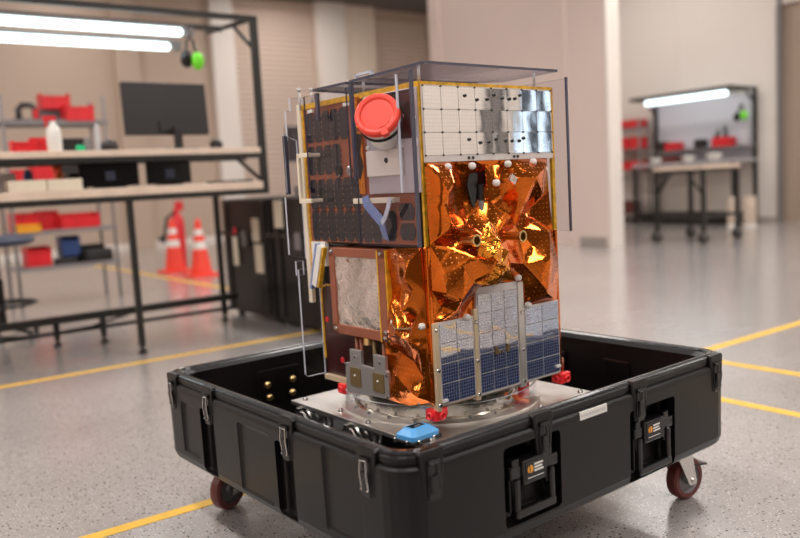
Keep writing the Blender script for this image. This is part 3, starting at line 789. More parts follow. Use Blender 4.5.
# ---- front face: three lower solar panels with rails between
def lower_panel(x0, x1, z0, z1, nc, zrows):
    m1 = MB(); m1.box(x0, x1, -.020, -.006, z0, z1); p = sat_part('lower_solar_panel', m1, 'backing', sat)
    m2 = MB()
    for i in range(nc):
        for j in range(len(zrows)-1):
            a0 = x0+.004+(x1-x0-.008)*i/nc+.0013; a1 = x0+.004+(x1-x0-.008)*(i+1)/nc-.0013
            b0 = zrows[j]+.0015; b1 = zrows[j+1]-.0015
            tx_ = random.uniform(-.006, .006); tz_ = random.uniform(-.006, .006)
            f = lambda a, b: (a, -.0222+tx_*(a-(a0+a1)/2)+tz_*(b-(b0+b1)/2), b)
            m2.face([f(a0, b0), f(a1, b0), f(a1, b1), f(a0, b1)])
    sat_part('cells', m2, 'cell', p, recalc=False)
    return p
lower_panel(.009, .153, .341, .590, 2, [.345, .405, .465, .526, .586])
p2 = lower_panel(.169, .350, .338, .672, 3, [.343, .405, .467, .530, .592, .652])
lower_panel(.378, .549, .338, .586, 2, [.343, .404, .465, .525, .582])
m1 = MB()
for x in (.245, .295): m1.box(x-.005, x+.005, -.028, -.020, .455, .480)
for x in (.258, .273): m1.box(x-.003, x+.003, -.026, -.020, .455, .462)
sat_part('connector', m1, 'bronze', p2)
for x0, x1, z1, k in ((-.008, .008, .59, 'beige'), (.153, .169, .61, 'beige'), (.351, .378, .67, 'silver_rail')):
    m1 = MB(); m1.box(x0, x1, -.024, -.002, .326, z1); r = sat_part('mounting_rail', m1, k, sat, bevel=.002)
    for z in (.345, .45, .57):
        m2 = MB(); m2.lathe([(0, .005), (.005, .004), (.007, 0)], ((x0+x1)/2, -.024, z), (0, -1, 0), 10); sat_part('screw', m2, 'steel', r)
for x, z in ((.02, .355), (.535, .362)):
    m2 = MB(); m2.box(x-.010, x+.010, -.028, -.020, z-.004, z+.004); sat_part('clip', m2, 'white', sat)
mb = MB(); mb.box(.0, .560, -.004, .59, .330, .346); sat_part('bottom_deck', mb, 'beige', sat)
# ---- left face, lower half: framed silver foil box
X_ = Matrix.Translation((.012, -.030, 0))
mb = MB()
mb.box(-.038, -.030, .204, .508, .512, .545); mb.box(-.038, -.030, .204, .508, .772, .802); mb.box(-.038, -.030, .204, .240, .512, .802); mb.box(-.038, -.030, .478, .508, .512, .802)
mb.box(-.030, .16, .204, .508, .512, .802)
mb.bm.transform(X_); fr = sat_part('foil_box', mb, 'copper', sat, bevel=.002)
rn = random.Random(8)
sb = [(.238, .543, .0), (.30, .543, .0), (.40, .543, .0), (.480, .543, .0), (.480, .62, .0), (.480, .70, .0), (.480, .774, .0), (.40, .774, .0), (.30, .774, .0), (.238, .774, .0), (.238, .70, 0), (.238, .62, 0)]
si = [(rn.uniform(.25, .47), rn.uniform(.555, .76), rn.uniform(.000, .0025)) for _ in range(20)]
crumple('silver_foil', sb, si, lambda a, b, d: (-.0205-d, a-.030, b), 'silverfoil', fr, cuts=4, amp=.0018, seed=4, smooth_it=1)
mb = MB(); mb.box(-.039, -.037, .236, .242, .512, .80); mb.box(-.036, .10, .198, .205, .515, .80); mb.bm.transform(X_); sat_part('gold_edge', mb, 'yellowtape', fr)
for y, z in ((.22, .525), (.49, .79), (.22, .79), (.49, .53), (.214, .545)):
    m1 = MB(); m1.lathe([(0, .006), (.006, .005), (.008, 0)], (-.038, y, z), (-1, 0, 0), 8); m1.bm.transform(X_); sat_part('screw', m1, 'steel', fr)
# white and blue bars at the left of the foil box
SHY = -.042
def ybar(name, y0, z0, y1, z1, w, d0, d1, k):
    m1 = MB(); a = Vector((0, y1-y0, z1-z0)); n = Vector((0, -a.z, a.y)).normalized()*w/2
    A = Vector((0, y0, z0)); B = Vector((0, y1, z1))
    q = [A-n, A+n, B+n, B-n]
    m1.prism([(p.y, p.z) for p in q], lambda a_, b_, h: (h, a_, b_), d0, d1); return sat_part(name, m1, k, sat, bevel=.001)
m1 = MB(); m1.box(-.012, .004, .515, .60, .735, .818); sat_part('white_plate', m1, 'white', sat)
ybar('white_bar', .525, .805, .575, .665, .028, -.030, -.012, 'white')
ybar('blue_bar', .545, .812, .598, .655, .010, -.030, -.010, 'bluestrap')
ybar('yellow_bar', .508, .80, .556, .66, .008, -.026, -.010, 'yellowtape')
# maroon board hanging at the far left
m1 = MB(); m1.box(.02, .03, .40, .598, .345, .66, 0); brd = sat_part('maroon_board', m1, 'maroonp', sat)
m1 = MB(); m1.tube([(.018, .50, .665), (.018, .57, .664), (.018, .595, .655), (.018, .602, .63), (.018, .602, .40)], .004, 6); sat_part('board_edge', m1, 'yellowtape', brd)
m1 = MB(); m1.lathe([(0, .004), (.009, .003), (.011, 0)], (.02, .50, .405), (-1, 0, 0), 12); sat_part('red_dot', m1, 'redbin', brd)
m1 = MB(); m1.lathe([(0, .004), (.009, .003), (.011, 0)], (.02, .58, .54), (-1, 0, 0), 12); sat_part('red_dot', m1, 'redbin', brd)
XB = Matrix.Translation((.0, -.040, 0))
# grey antenna bracket with two bronze patches
m1 = MB(); y0, y1 = .218, .448
m1.prism([(y0, .335), (y1, .318), (y1, .420), (.418, .424), (.418, .470), (.355, .470), (.355, .424), (.290, .422), (.290, .468), (.228, .468), (.228, .424), (y0, .420)], lambda a, b, h: (h, a, b), -.034, -.022)
m1.bm.transform(XB); br = sat_part('antenna_bracket', m1, 'grey', sat, bevel=.0015)
for a in (.238, .362):
    m2 = MB(); m2.box(-.037, -.034, a, a+.056, .350, .410); m2.bm.transform(XB); sat_part('bronze_patch', m2, 'bronze', br)
    m2 = MB(); m2.lathe([(0, .003), (.003, .003), (.004, 0)], (-.037, a+.03, .385), (-1, 0, 0), 8); m2.bm.transform(XB); sat_part('feed_pin', m2, 'white', br)
for y, z in ((.386, .448), (.256, .446), (.445, .415), (.222, .410), (.222, .34)):
    m2 = MB(); m2.lathe([(0, .004), (.005, .003), (.006, 0)], (-.034, y, z), (-1, 0, 0), 8); m2.bm.transform(XB); sat_part('screw', m2, 'steel', br)
for y, k in ((.365, 'copper'), (.34, 'copper'), (.27, 'bronze'), (.22, 'copper')):
    m2 = MB(); m2.cyl((-.01, y, .40), (-.005, y+.005, .515), .008, 10); sat_part('fitting', m2, k, sat)
m1 = MB(); m1.lathe([(.018, 0), (.016, .02), (.010, .035), (0, .04)], (-.01, .30, .49), (0, 0, 1), 14); sat_part('cone_fitting', m1, 'brass', sat)
# ---- cream handles and the blue strap
m1 = MB()
m1.box(-.040, -.028, .098, .298, .945, .962); m1.box(-.034, -.004, .106, .120, .946, .960); m1.box(-.034, -.004, .276, .290, .946, .960)
hd = sat_part('grab_handle', m1, 'cream', sat, bevel=.002, label='horizontal cream grab handle')
m1 = MB()
m1.box(-.056, -.044, .578, .590, .955, 1.118); m1.box(-.056, -.044, .515, .590, 1.105, 1.120); m1.box(-.056, -.044, .515, .590, .952, .967)
for z in (1.112, .960): m1.box(-.046, -.004, .517, .530, z-.006, z+.006)
sat_part('grab_handle', m1, 'cream', sat, bevel=.002, label='upright cream grab handle')
def ribbon(name, pts, w, k, d=-.064):
    m1 = MB(); P = [Vector(p) for p in pts]; L_ = []; R_ = []
    for i, p in enumerate(P):
        t = (P[min(i+1, len(P)-1)]-P[max(i-1, 0)]); n = Vector((0, -t.z, t.y)).normalized()*w/2
        L_.append(p+n); R_.append(p-n)
    for i in range(len(P)-1):
        for off in (0, .003):
            q = [L_[i], R_[i], R_[i+1], L_[i+1]]
            m1.face([(v.x-off, v.y, v.z) for v in q])
        for S in (L_, R_): m1.face([S[i], S[i+1], S[i+1]-Vector((.003, 0, 0)), S[i]-Vector((.003, 0, 0))])
    return sat_part(name, m1, k, hd)
ribbon('strap', [(-.043, .225, .968), (-.044, .220, .945), (-.038, .190, .915), (-.032, .163, .888)], .034, 'bluestrap')
ribbon('strap', [(-.043, .102, .960), (-.041, .118, .93), (-.036, .142, .900), (-.033, .163, .885)], .017, 'lightstrap')
ribbon('strap', [(-.033, .163, .888), (-.026, .165, .860), (-.012, .172, .832)], .028, 'bluestrap')
# ---- acrylic covers
def sheet_x(name, x, y0, y1, z0, z1, t=.006, face='clear', edge='edge', holes=()):
    m1 = MB(); m1.prism([(y0, z0), (y1, z0), (y1, z1), (y0, z1)], lambda a, b, h: (h, a, b), x-t/2, x+t/2, 0, 1)
    return sat_part(name, m1, [face, edge], sat, label='clear acrylic cover sheet')
sheet_x('acrylic_cover', -.052, -.030, .250, .818, 1.308)
sheet_x('acrylic_cover', -.066, .262, .50, 1.00, 1.300)
m1 = MB()                                            # dark cut edges seen end-on: thicker bonded strips
m1.box(-.057, -.049, -.036, -.026, .818, 1.312); sat_part('cover_edge_strip', m1, 'edge', sat)
m1 = MB(); m1.box(-.057, -.047, .248, .260, 1.02, 1.312); sat_part('cover_edge_strip', m1, 'edge', sat)
m1 = MB(); m1.box(-.058, -.052, .028, .033, .975, 1.308); sat_part('cover_edge_strip', m1, 'edgel', sat)
m1 = MB(); m1.prism([(-.010, -.040), (.556, -.045), (.560, .20), (.30, .36), (.018, .36)], lambda a, b, h: (a, b, h), 1.330, 1.338, 0, 1)
top = sat_part('acrylic_top_cover', m1, ['smoke', 'edge'], sat, label='smoked acrylic top sheet')
m1 = MB(); m1.prism([(-.030, .315), (.30, .30), (.54, .30), (.54, .60), (-.034, .495)], lambda a, b, h: (a, b, h), 1.318, 1.326, 0, 1)
sat_part('acrylic_top_cover', m1, ['smoke', 'edge'], sat, label='smoked acrylic lower top sheet')
for x, y in ((.012, .01), (.49, -.002), (.03, .30), (.50, .55), (.02, .585)):
    m1 = MB(); m1.cyl((x, y, 1.285), (x, y, 1.340), .0045, 10); m1.cyl((x, y, 1.330), (x, y, 1.342), .006, 10); sat_part('standoff', m1, 'palegrey', sat)
m1 = MB(); m1.cyl((-.02, .60, 1.27), (-.02, .60, 1.335), .004, 8); m1.cyl((-.02, .60, 1.332), (-.02, .60, 1.342), .007, 10); sat_part('standoff', m1, 'palegrey', sat)
m1 = MB(); m1.box(-.035, -.025, .47, .485, 1.22, 1.31); sat_part('standoff', m1, 'edge', sat)
m1 = MB(); m1.box(.03, .04, .255, .345, 1.348, 1.356, 0); m1.box(.03, .04, .255, .265, 1.338, 1.356, 0); m1.box(.03, .04, .335, .345, 1.338, 1.356, 0); sat_part('cover_handle', m1, 'edgel', top)
# side guard sheets beyond the left edge
def sheet_y(y, poly, t=.009, x=None):
    m1 = MB(); m1.prism(poly, lambda a, b, h: (a, h, b), y-t/2, y+t/2, 0, 1)
    return sat_part('acrylic_side_guard', m1, ['clear', 'edgel'], sat, label='clear acrylic side guard')
sheet_y(.650, [(-.050, 1.17), (.02, 1.17), (.02, 1.315), (-.030, 1.315), (-.030, 1.27), (-.050, 1.27)])
sheet_y(.655, [(-.062, .99), (-.01, .99), (-.01, 1.17), (-.062, 1.19)])
sheet_y(.660, [(-.068, .775), (.0, .755), (.0, .975), (-.068, .975)])
sheet_y(.650, [(-.050, .70), (-.02, .70), (-.02, .75), (-.050, .75)])
sheet_y(.645, [(-.045, .345), (-.035, .335), (.04, .335), (.04, .72), (-.045, .72)])
m1 = MB(); m1.box(-.062, -.050, .648, .662, .985, 1.185); sat_part('guard_edge_strip', m1, 'edge', sat)
# right-hand guard
m1 = MB(); m1.prism([(-.040, .812), (.60, .812), (.60, 1.312), (-.040, 1.312)], lambda a, b, h: (h, a, b), .597, .605, 0, 1)
sat_part('acrylic_side_guard', m1, ['clear', 'edge'], sat, label='clear acrylic side guard at the right')
m1 = MB(); m1.box(.597, .605, -.045, -.039, .812, 1.316); sat_part('guard_edge_strip', m1, 'edge', sat)
for z in (.86, 1.20):
    m1 = MB(); m1.cyl((.57, .02, z), (.60, .02, z), .006, 8); sat_part('standoff', m1, 'palegrey', sat)
# ---- red printed corner guards
def guard(x, y, ax):
    m1 = MB(); m1.box(x-.022, x+.022, y-.022, y+.022, .295, .330)
    if ax == 'F': m1.lathe([(.006, .001), (.013, .001), (.013, .010), (.006, .010)], (x+.004, y-.022, .312), (0, -1, 0), 14, closed=True); m1.box(x+.02, x+.034, y-.018, y+.0, .305, .330)
    m1.lathe([(.006, .001), (.013, .001), (.013, .010), (.006, .010)], (x-.022, y-.004, .312), (-1, 0, 0), 14, closed=True)
    g = sat_part('corner_guard', m1, 'redprint', sat, bevel=.003, label='red corner guard block')
guard(.006, .006, 'F'); guard(.572, .0, 'F'); guard(.012, .475, 'L'); guard(.40, .42, 'L')
m1 = MB(); m1.cyl((.592, .01, .33), (.592, .01, .375), .008, 8); sat_part('corner_pin', m1, 'copper', sat)
m1 = MB()
m1.tube([(.26, .03, .33), (.275, .01, .290), (.32, .0, .285), (.36, .01, .305), (.375, .02, .335)], .0055, 8)
cab = sat_part('cable', m1, 'white', sat)
m1 = MB(); m1.tube([(.335, .0, .30), (.36, -.005, .280), (.40, .0, .268)], .008, 8); sat_part('orange_cable', m1, 'orange', sat)
m1 = MB(); m1.box(.38, .45, .03, .08, .268, .322); m1.cyl((.415, .02, .30), (.415, .05, .30), .018, 14); sat_part('red_connector', m1, 'redprint', sat, bevel=.006)
for x, y in ((-.003, .06), (.012, .0)): 
    m1 = MB(); m1.tube([(x-.01, y, .37), (x-.016, y-.003, .355), (x-.010, y-.005, .34)], .006, 7); sat_part('cable_end', m1, 'white', sat)
del sat['zb'], ring['zb']

# ---- blue data logger on the near corner of the plate
lg = sat_thing('shock_logger', 'small sky-blue instrument with dark label on near corner of aluminium plate', 'recorder', PZ)
LX, LY = -.068, .006
Xl = Matrix.Translation((LX, LY, PZ)) @ Matrix.Rotation(.06, 4, 'Z')
m1 = MB(); m1.box(-.060, .060, -.044, .044, 0, .010, 0, Xl); sat_part('base', m1, 'rubber', lg, bevel=.003)
m1 = MB()
def rr(w, d, z, r=.014): return [tuple(Xl @ Vector(p)) for p in rrect(-w, w, -d, d, r, z, 4)]
m1.loft([rr(.056, .040, .010), rr(.056, .040, .022), rr(.054, .038, .024), rr(.038, .026, .037), rr(.035, .024, .038)], cap0=True, cap1=True)
sat_part('cover', m1, 'blue', lg)
m1 = MB(); m1.box(-.024, .026, -.006, .019, .0378, .0392, 0, Xl); m1.box(-.010, .012, -.003, .004, .039, .0398, 1, Xl); sat_part('label_plate', m1, ['black_gloss', 'midgrey'], lg)
for a, b in ((-.063, -.02), (-.063, .03), (.02, -.047), (-.04, -.047)):
    m1 = MB(); m1.cyl(Xl @ Vector((a, b, 0)), Xl @ Vector((a, b, .016)), .004, 8); sat_part('screw', m1, 'steel', lg)
del plate['zb'], lg['zb']

# ================================================================== LEFT WORKBENCH
def rthing(name, label, cat, u, v, z=0., group=None, rz=0.): return thing(name, label, cat, RW(u, v, z), YR+rz, group)
BU, BV = 2.60, 5.08                                   # right end and side nearest to the camera
wb = rthing('workbench', 'long dark-framed workbench with pale worktop and raised shelf at left', 'workbench', BU, BV)
BL = -3.2
def part(name, mb, mats, parent, **kw): return build(name, mb, mats, parent, **kw)
m1 = MB(); m1.box(BL, .0, .0, .76, 1.02, 1.075, 0); part('worktop', m1, 'wood', wb, bevel=.005)
m1 = MB(); m1.box(BL, .0, -.004, .05, .985, 1.022); m1.box(BL, .0, .70, .76, .985, 1.02); part('apron', m1, 'dark_metal', wb)
m1 = MB(); m1.box(BL, .0, .0, .36, 1.268, 1.31, 0); sh = part('shelf', m1, 'wood', wb, bevel=.004)
m1 = MB(); m1.box(BL, .0, -.003, .04, 1.235, 1.27); m1.box(BL, .0, .32, .36, 1.235, 1.27); part('shelf_rail', m1, 'dark_metal', sh)
for x in (-.02, -2.7):
    m1 = MB(); m1.box(x-.022, x+.022, -.002, .042, .985, 2.20); part('post', m1, 'dark_metal', wb)
    m1 = MB(); m1.cyl((x, .02, 2.19), (x, .78, 2.235), .018, 8); m1.cyl((x, .03, 1.98), (x, .33, 2.195), .014, 8)
    part('arm', m1, 'dark_metal', wb)
    m1 = MB(); m1.cyl((x-.02, .02, 1.08), (x-.20, .02, 1.24), .014, 8); part('brace', m1, 'dark_metal', wb)
m1 = MB(); m1.box(BL, .0, .0, .035, 2.17, 2.205); m1.box(BL, .0, .56, .595, 2.205, 2.24); part('top_rail', m1, 'dark_metal', wb)
for x, y, zt in ((-.98, .02, 1.0), (-.06, .80, 1.0), (-1.04, .66, .20), (-1.32, 1.0, .20), (-2.2, .02, 1.0), (-2.3, .66, 1.0)):
    y = min(y, .80)
    m1 = MB(); m1.box(x-.018, x+.018, y-.018, y+.018, .05, zt); m1.cyl((x, y, .02), (x, y, .06), .012, 8); m1.cyl((x, y, 0), (x, y, .022), .028, 12)
    part('leg', m1, 'dark_metal', wb)
m1 = MB(); m1.box(BL, .0, .66, .71, .175, .225); m1.box(BL, .0, .72, .745, .09, .115); part('foot_rail', m1, 'dark_metal', wb)
m1 = MB(); m1.tube([(-1.9, .70, .17), (-1.5, .72, .10), (-1.1, .70, .12), (-.8, .72, .18)], .010, 6); part('cable', m1, 'rubber', wb)

def tube_light(name, label, u0, u1, v, z, r=.040, group=None):
    t = rthing(name, label, 'light', u0, v, z, group)
    m1 = MB(); m1.cyl((0, 0, 0), (u1-u0, 0, 0), r, 14); m1.sphere((u1-u0, 0, 0), r, 0, (1, 1, 1), 12); part('lit_tube', m1, 'tube', t)
    m1 = MB(); m1.box(-.02, u1-u0+.06, -r*1.2, r*1.2, r*.9, r*1.5); m1.box(u1-u0+.05, u1-u0+.10, -r*.8, r*.8, -r*.8, r*1.2); part('housing', m1, 'midgrey', t)
tube_light('tube_light', 'lit tube lamp under the left bench frame, the longer one nearer the camera', -.5, 2.21, 5.52, 2.150, .030)
tube_light('tube_light', 'lit tube lamp under the left bench frame, lower in view behind the other tube', -.5, 2.14, 5.60, 2.060, .030)
# lime green ear defenders hanging from the frame
ed = rthing('ear_defenders', 'lime green and black ear defenders hanging under the left bench frame', 'ear defenders', 2.26, 5.45, 1.95)
for s_, k in ((0, 'green'), (1, 'black_gloss')):
    m1 = MB(); m1.sphere((.035-.06*s_, -.02+.05*s_, -.01+.02*s_), .058, 0, (.75, .9, 1.1), 14); part('ear_cup', m1, k, ed)
m1 = MB(); m1.tube([(.03, -.02, .03), (.02, 0, .13), (0, .01, .16), (-.02, .02, .13), (-.025, .03, .04)], .009, 6); part('headband', m1, 'black_gloss', ed)
m1 = MB(); m1.tube([(0, .01, .16), (.0, .03, .24)], .004, 5); part('hook', m1, 'black_gloss', ed)
# monitor with its back towards us
mn = rthing('monitor', 'dark flat monitor with its back to the camera on the left bench shelf', 'monitor', 1.99, 5.30, 1.31)
m1 = MB(); X = Matrix.Rotation(-.06, 4, 'X'); m1.box(-.290, .290, -.018, .018, .105, .455, 0, X); part('housing', m1, 'screen', mn, bevel=.006)
m1 = MB(); m1.box(-.06, .07, -.032, -.018, .13, .20, 0, X); part('connector_cover', m1, 'screen', mn)
m1 = MB(); m1.box(.02, .075, -.06, -.035, .004, .16); m1.box(-.07, .16, -.10, .09, 0, .012); part('stand', m1, 'screen', mn, bevel=.003)
m1 = MB(); m1.box(-.28, .28, .018, .0195, .13, .44, 0, X); part('screen', m1, 'black_gloss', mn)
# dark screens under the shelf
for u0, u1, lab in ((1.36, 1.735, 'large black screen under the bench shelf beside white boxes'), (1.785, 2.09, 'dark screen with blue reflections under the bench shelf, right of a gap')):
    t = rthing('desktop_screen', lab, 'monitor', (u0+u1)/2, 5.22, 1.075); w = (u1-u0)/2
    m1 = MB(); m1.box(-w, w, -.012, .012, .012, .186); part('panel', m1, 'black_gloss', t, bevel=.004)
    m1 = MB(); m1.box(-w*.5, w*.5, -.05, .06, 0, .012); part('foot', m1, 'black_gloss', t)
    m1 = MB(); m1.box(-.03, .03, -.028, -.012, .05, .11); part('hinge_cover', m1, 'navy', t)
# bench clutter
def lathe_thing(name, label, cat, u, v, z, prof, k, group=None, n=18):
    m1 = MB(); m1.lathe(prof, n=n); o = build(name, m1, k); o.location = RW(u, v, z); o.rotation_euler = (0, 0, YR); return tag(o, label, cat, group)
def box_thing(name, label, cat, u, v, z, w, d, h, k, group=None, rz=0, bevel=.004):
    m1 = MB(); m1.box(-w/2, w/2, -d/2, d/2, 0, h); o = build(name, m1, k, bevel=bevel); o.location = RW(u, v, z); o.rotation_euler = (0, 0, YR+rz); return tag(o, label, cat, group)
def spray(u, v, z, lab, body, head, s=1.0):
    t = rthing('spray_bottle', lab, 'bottle', u, v, z)
    m1 = MB(); m1.lathe([(0, 0), (.040*s, 0), (.043*s, .01*s), (.042*s, .11*s), (.036*s, .145*s), (.018*s, .165*s), (.014*s, .185*s), (0, .185*s)], n=20); part('bottle', m1, body, t)
    m1 = MB(); m1.box(-.055*s, .02*s, -.012*s, .012*s, .185*s, .215*s); m1.box(-.045*s, -.032*s, -.008*s, .008*s, .15*s, .188*s); part('trigger', m1, head, t, bevel=.003)
spray(1.222, 5.16, 1.31, 'white spray bottle with red trigger on the left bench shelf', 'white', 'redbin', 1.0)
spray(1.30, 5.45, 1.075, 'small orange-red spray bottle on the worktop behind white boxes', 'orange', 'orange', .75)
lathe_thing('jar_lid', 'emerald green lid on the shelf right of the white bottle', 'lid', 1.372, 5.16, 1.31, [(0, 0), (.028, 0), (.028, .03), (.022, .036), (0, .036)], 'green2')
lathe_thing('tape_roll', 'dark rounded roll on the shelf left of the monitor', 'roll', 1.555, 5.18, 1.31, [(.0, 0), (.045, 0), (.052, .02), (.046, .05), (.03, .068), (0, .072)], 'screen')
lathe_thing('dome_speaker', 'small black dome with grey top on the shelf right of the monitor', 'speaker', 2.275, 5.18, 1.31, [(0, 0), (.040, 0), (.046, .018), (.042, .045), (.025, .062), (0, .068)], 'screen')
lathe_thing('metal_cup', 'small grey cup with white top beside the green lid', 'cup', 1.425, 5.20, 1.31, [(0, 0), (.018, 0), (.022, .06), (.015, .085), (0, .09)], 'midgrey')
lathe_thing('silver_bottle', 'slim silver bottle on the shelf between grey cup and dark roll', 'bottle', 1.492, 5.20, 1.31, [(0, 0), (.018, 0), (.018, .09), (.014, .13), (.012, .17), (0, .17)], 'palegrey')
box_thing('black_box', 'black box on the shelf just behind the green lid', 'box', 1.38, 5.33, 1.31, .16, .10, .09, 'screen')
def bin_thing(u, v, z, w, d, h, k, lab, group=None, rz=0):
    t = rthing('parts_bin', lab, 'bin', u, v, z, group, rz)
    m1 = MB()
    m1.box(-w/2, w/2, -d/2, d/2, 0, .006); m1.box(-w/2, -w/2+.006, -d/2, d/2, 0, h); m1.box(w/2-.006, w/2, -d/2, d/2, 0, h); m1.box(-w/2, w/2, d/2-.006, d/2, 0, h); m1.box(-w/2, w/2, -d/2, -d/2+.006, 0, h*.8)
    part('tray', m1, k, t)
    m1 = MB(); m1.box(-w/2-.004, w/2+.004, -d/2-.008, -d/2+.004, h*.72, h*.82)
    for i in range(4): a = -w/2+w*(i+.5)/4; m1.box(a-.004, a+.004, -d/2-.003, -d/2, 0, h*.75)
    part('rim', m1, k, t)
    return t
bin_thing(1.055, 5.20, 1.31, .14, .12, .07, 'redbin', 'low red bin on the left bench shelf left of white bottle')
box_thing('red_box', 'small red box on the shelf touching the white spray bottle', 'box', 1.155, 5.30, 1.31, .09, .09, .095, 'redbin')
for u, w, lab in ((1.035, .212, 'white carton on the worktop, left of two beside a dark screen'), (1.246, .206, 'white carton on the worktop, right of two beside a dark screen')):
    box_thing('white_carton', lab, 'box', u, 5.16, 1.075, w-.004, .12, .068, 'cream')
box_thing('grey_device', 'pale grey device on the worktop at the left picture edge', 'device', .93, 5.36, 1.075, .16, .12, .12, 'palegrey')
lathe_thing('blue_bottle', 'dark blue bottle on the worktop between grey device and orange bottle', 'bottle', 1.11, 5.44, 1.075, [(0, 0), (.026, 0), (.026, .11), (.016, .14), (0, .145)], 'bluebin')
box_thing('black_tool', 'black tool on the worktop just left of the large black screen', 'tool', 1.40, 5.42, 1.075, .11, .07, .11, 'screen')
box_thing('keyboard', 'thin dark keyboard on the worktop near the bench right end', 'keyboard', 2.40, 5.28, 1.075, .30, .13, .016, 'screen')
# stool
st = rthing('stool', 'round navy stool with foot ring at the left picture edge', 'stool', 1.06, 6.6)
m1 = MB(); m1.lathe([(0, .705), (.22, .70), (.27, .715), (.29, .74), (.27, .765), (.20, .775), (0, .77)], n=36); part('seat', m1, 'navy', st)
m1 = MB(); m1.cyl((0, 0, .08), (0, 0, .45), .035, 14); m1.cyl((0, 0, .45), (0, 0, .71), .024, 14); part('post', m1, 'dark_metal', st)
m1 = MB(); m1.tube([(.25*math.cos(2*PI*i/28), .25*math.sin(2*PI*i/28), .26) for i in range(28)], .013, 8, closed=True)
for i in range(3): a = 2*PI*i/3; m1.cyl((0, 0, .26), (.25*math.cos(a), .25*math.sin(a), .26), .009, 6)
part('foot_ring', m1, 'dark_metal', st)
for i in range(5):
    a = 2*PI*i/5+.3; m1 = MB(); m1.cyl((0, 0, .10), (.27*math.cos(a), .27*math.sin(a), .05), .022, 8, r2=.016); m1.cyl((.26*math.cos(a), .26*math.sin(a), 0), (.26*math.cos(a), .26*math.sin(a), .05), .020, 10); part('leg', m1, 'dark_metal', st)

# ================================================================== SHELVING BEHIND THE BENCH
shv = rthing('wire_shelving', 'tall grey wire shelving with red bins standing behind the left bench', 'shelving', 1.95, 8.35)
for x in (-.42, .53):
    for y in (0, .5):
        m1 = MB(); m1.cyl((x, y, 0.0), (x, y, 2.05), .016, 8); part('post', m1, 'midgrey', shv)
for z in (.38, .73, 1.22, 1.80):
    m1 = MB(); m1.box(-.44, .55, -.02, .52, z-.022, z); m1.box(-.44, .55, -.025, -.015, z-.03, z+.012); part('shelf', m1, 'midgrey', shv)
SG = 'bins on the wire shelving'
bin_thing(2.07, 8.62, 1.74+.195, .27, .22, .16, 'redbin', 'red bin at the very top of the wire shelving', SG)
bin_thing(2.24, 8.44, 1.80, .27, .24, .17, 'redbin', 'red bin in front of and below the topmost red bin', SG)
bx = box_thing('grey_tray', 'shallow grey tray under the topmost red bin', 'tray', 2.07, 8.645, 1.80, .40, .14, .134, 'midgrey')
def cmach(u, v, z):
    t = rthing('bench_microscope', 'dark jointed instrument on top of the wire shelving left of red bins', 'instrument', u, v, z)
    m1 = MB(); m1.box(-.08, .08, -.08, .08, 0, .03); m1.cyl((0, .03, .02), (-.01, .03, .14), .03, 10); part('stand', m1, 'screen', t)
    m1 = MB(); m1.tube([(-.02, .02, .12), (.03, .02, .17), (.12, .02, .17), (.15, .02, .12)], .028, 8); part('arm', m1, 'screen', t)
    m1 = MB(); m1.cyl((.15, .02, .13), (.15, .02, .04), .03, 12); part('head', m1, 'redbin', t)
cmach(1.72, 8.50, 1.80)
bin_thing(1.64, 8.48, 1.22, .17, .22, .13, 'redbin', 'red bin at left end of the shelf level with the white bottle', SG)
bin_thing(1.88, 8.48, 1.22, .24, .24, .21, 'redbin', 'taller red bin directly behind the white spray bottle', SG)
box_thing('black_case', 'black equipment case on the wire shelving right of the white bottle', 'case', 2.22, 8.52, 1.22, .36, .26, .19, 'screen')
bin_thing(2.16, 8.50, .73, .38, .25, .16, 'redbin', 'wide red bin under the worktop at right of the shelving', SG)
bin_thing(1.90, 8.66, .73, .18, .22, .20, 'redbin', 'tall narrow red bin behind the wide red bin', SG)
bin_thing(1.68, 8.62, .73, .24, .24, .19, 'redbin', 'red bin under the worktop behind the orange tray', SG)
bin_thing(1.66, 8.40, .73, .22, .16, .08, 'yellowbin', 'low orange-yellow tray under the worktop', SG)
bin_thing(2.07, 8.60, .46, .18, .22, .20, 'bluebin', 'blue bin on a dark block below the wide red bin', SG)
bx = box_thing('stand_block', 'dark block under the blue bin', 'box', 2.07, 8.62, .38, .16, .18, .078, 'screen')
bin_thing(1.74, 8.50, .38, .22, .26, .20, 'redbin', 'red bin on the lowest shelf behind the navy stool', SG)
box_thing('tool_pack', 'black tool pack lying on the lowest shelf at right', 'bag', 2.30, 8.50, .38, .30, .24, .13, 'rubber', rz=.2, bevel=.03)
box_thing('dark_crate', 'low dark crate on the lowest shelf behind the black tool pack', 'crate', 2.31, 8.745, .38, .28, .16, .17, 'screen')
box_thing('black_pouch', 'small black pouch on the lowest shelf between red bin and tool pack', 'bag', 1.99, 8.43, .38, .20, .16, .07, 'rubber', bevel=.02)

# ================================================================== CONES, EXTINGUISHER, TRUNKS
def make_cone(u, v, lab):
    t = rthing('traffic_cone', lab, 'cone', u, v, 0, 'traffic cones')
    m1 = MB(); m1.prism(rr2 := [(-.19, -.17), (-.17, -.19), (.17, -.19), (.19, -.17), (.19, .17), (.17, .19), (-.17, .19), (-.19, .17)], lambda a, b, h: (a, b, h), 0, .03); part('base', m1, 'cone', t)
    zs = [.03, .34, .43, .51, .58, .66, .70]
    ks = ['cone', 'white', 'cone', 'white', 'cone', 'cone']
    rad = lambda z: .135-(z-.03)*.155
    m1 = MB(); prof = []
    for a, b, k in zip(zs, zs[1:], ks):
        prof.append((rad(a), a, 1 if k == 'white' else 0))
    prof.append((rad(.70), .70, 0)); prof.append((0, .71))
    m1.lathe(prof, n=28); part('body', m1, ['cone', 'white'], t)
    return t
make_cone(3.80, 10.29, 'orange cone with white bands, left of the two, farther from camera')
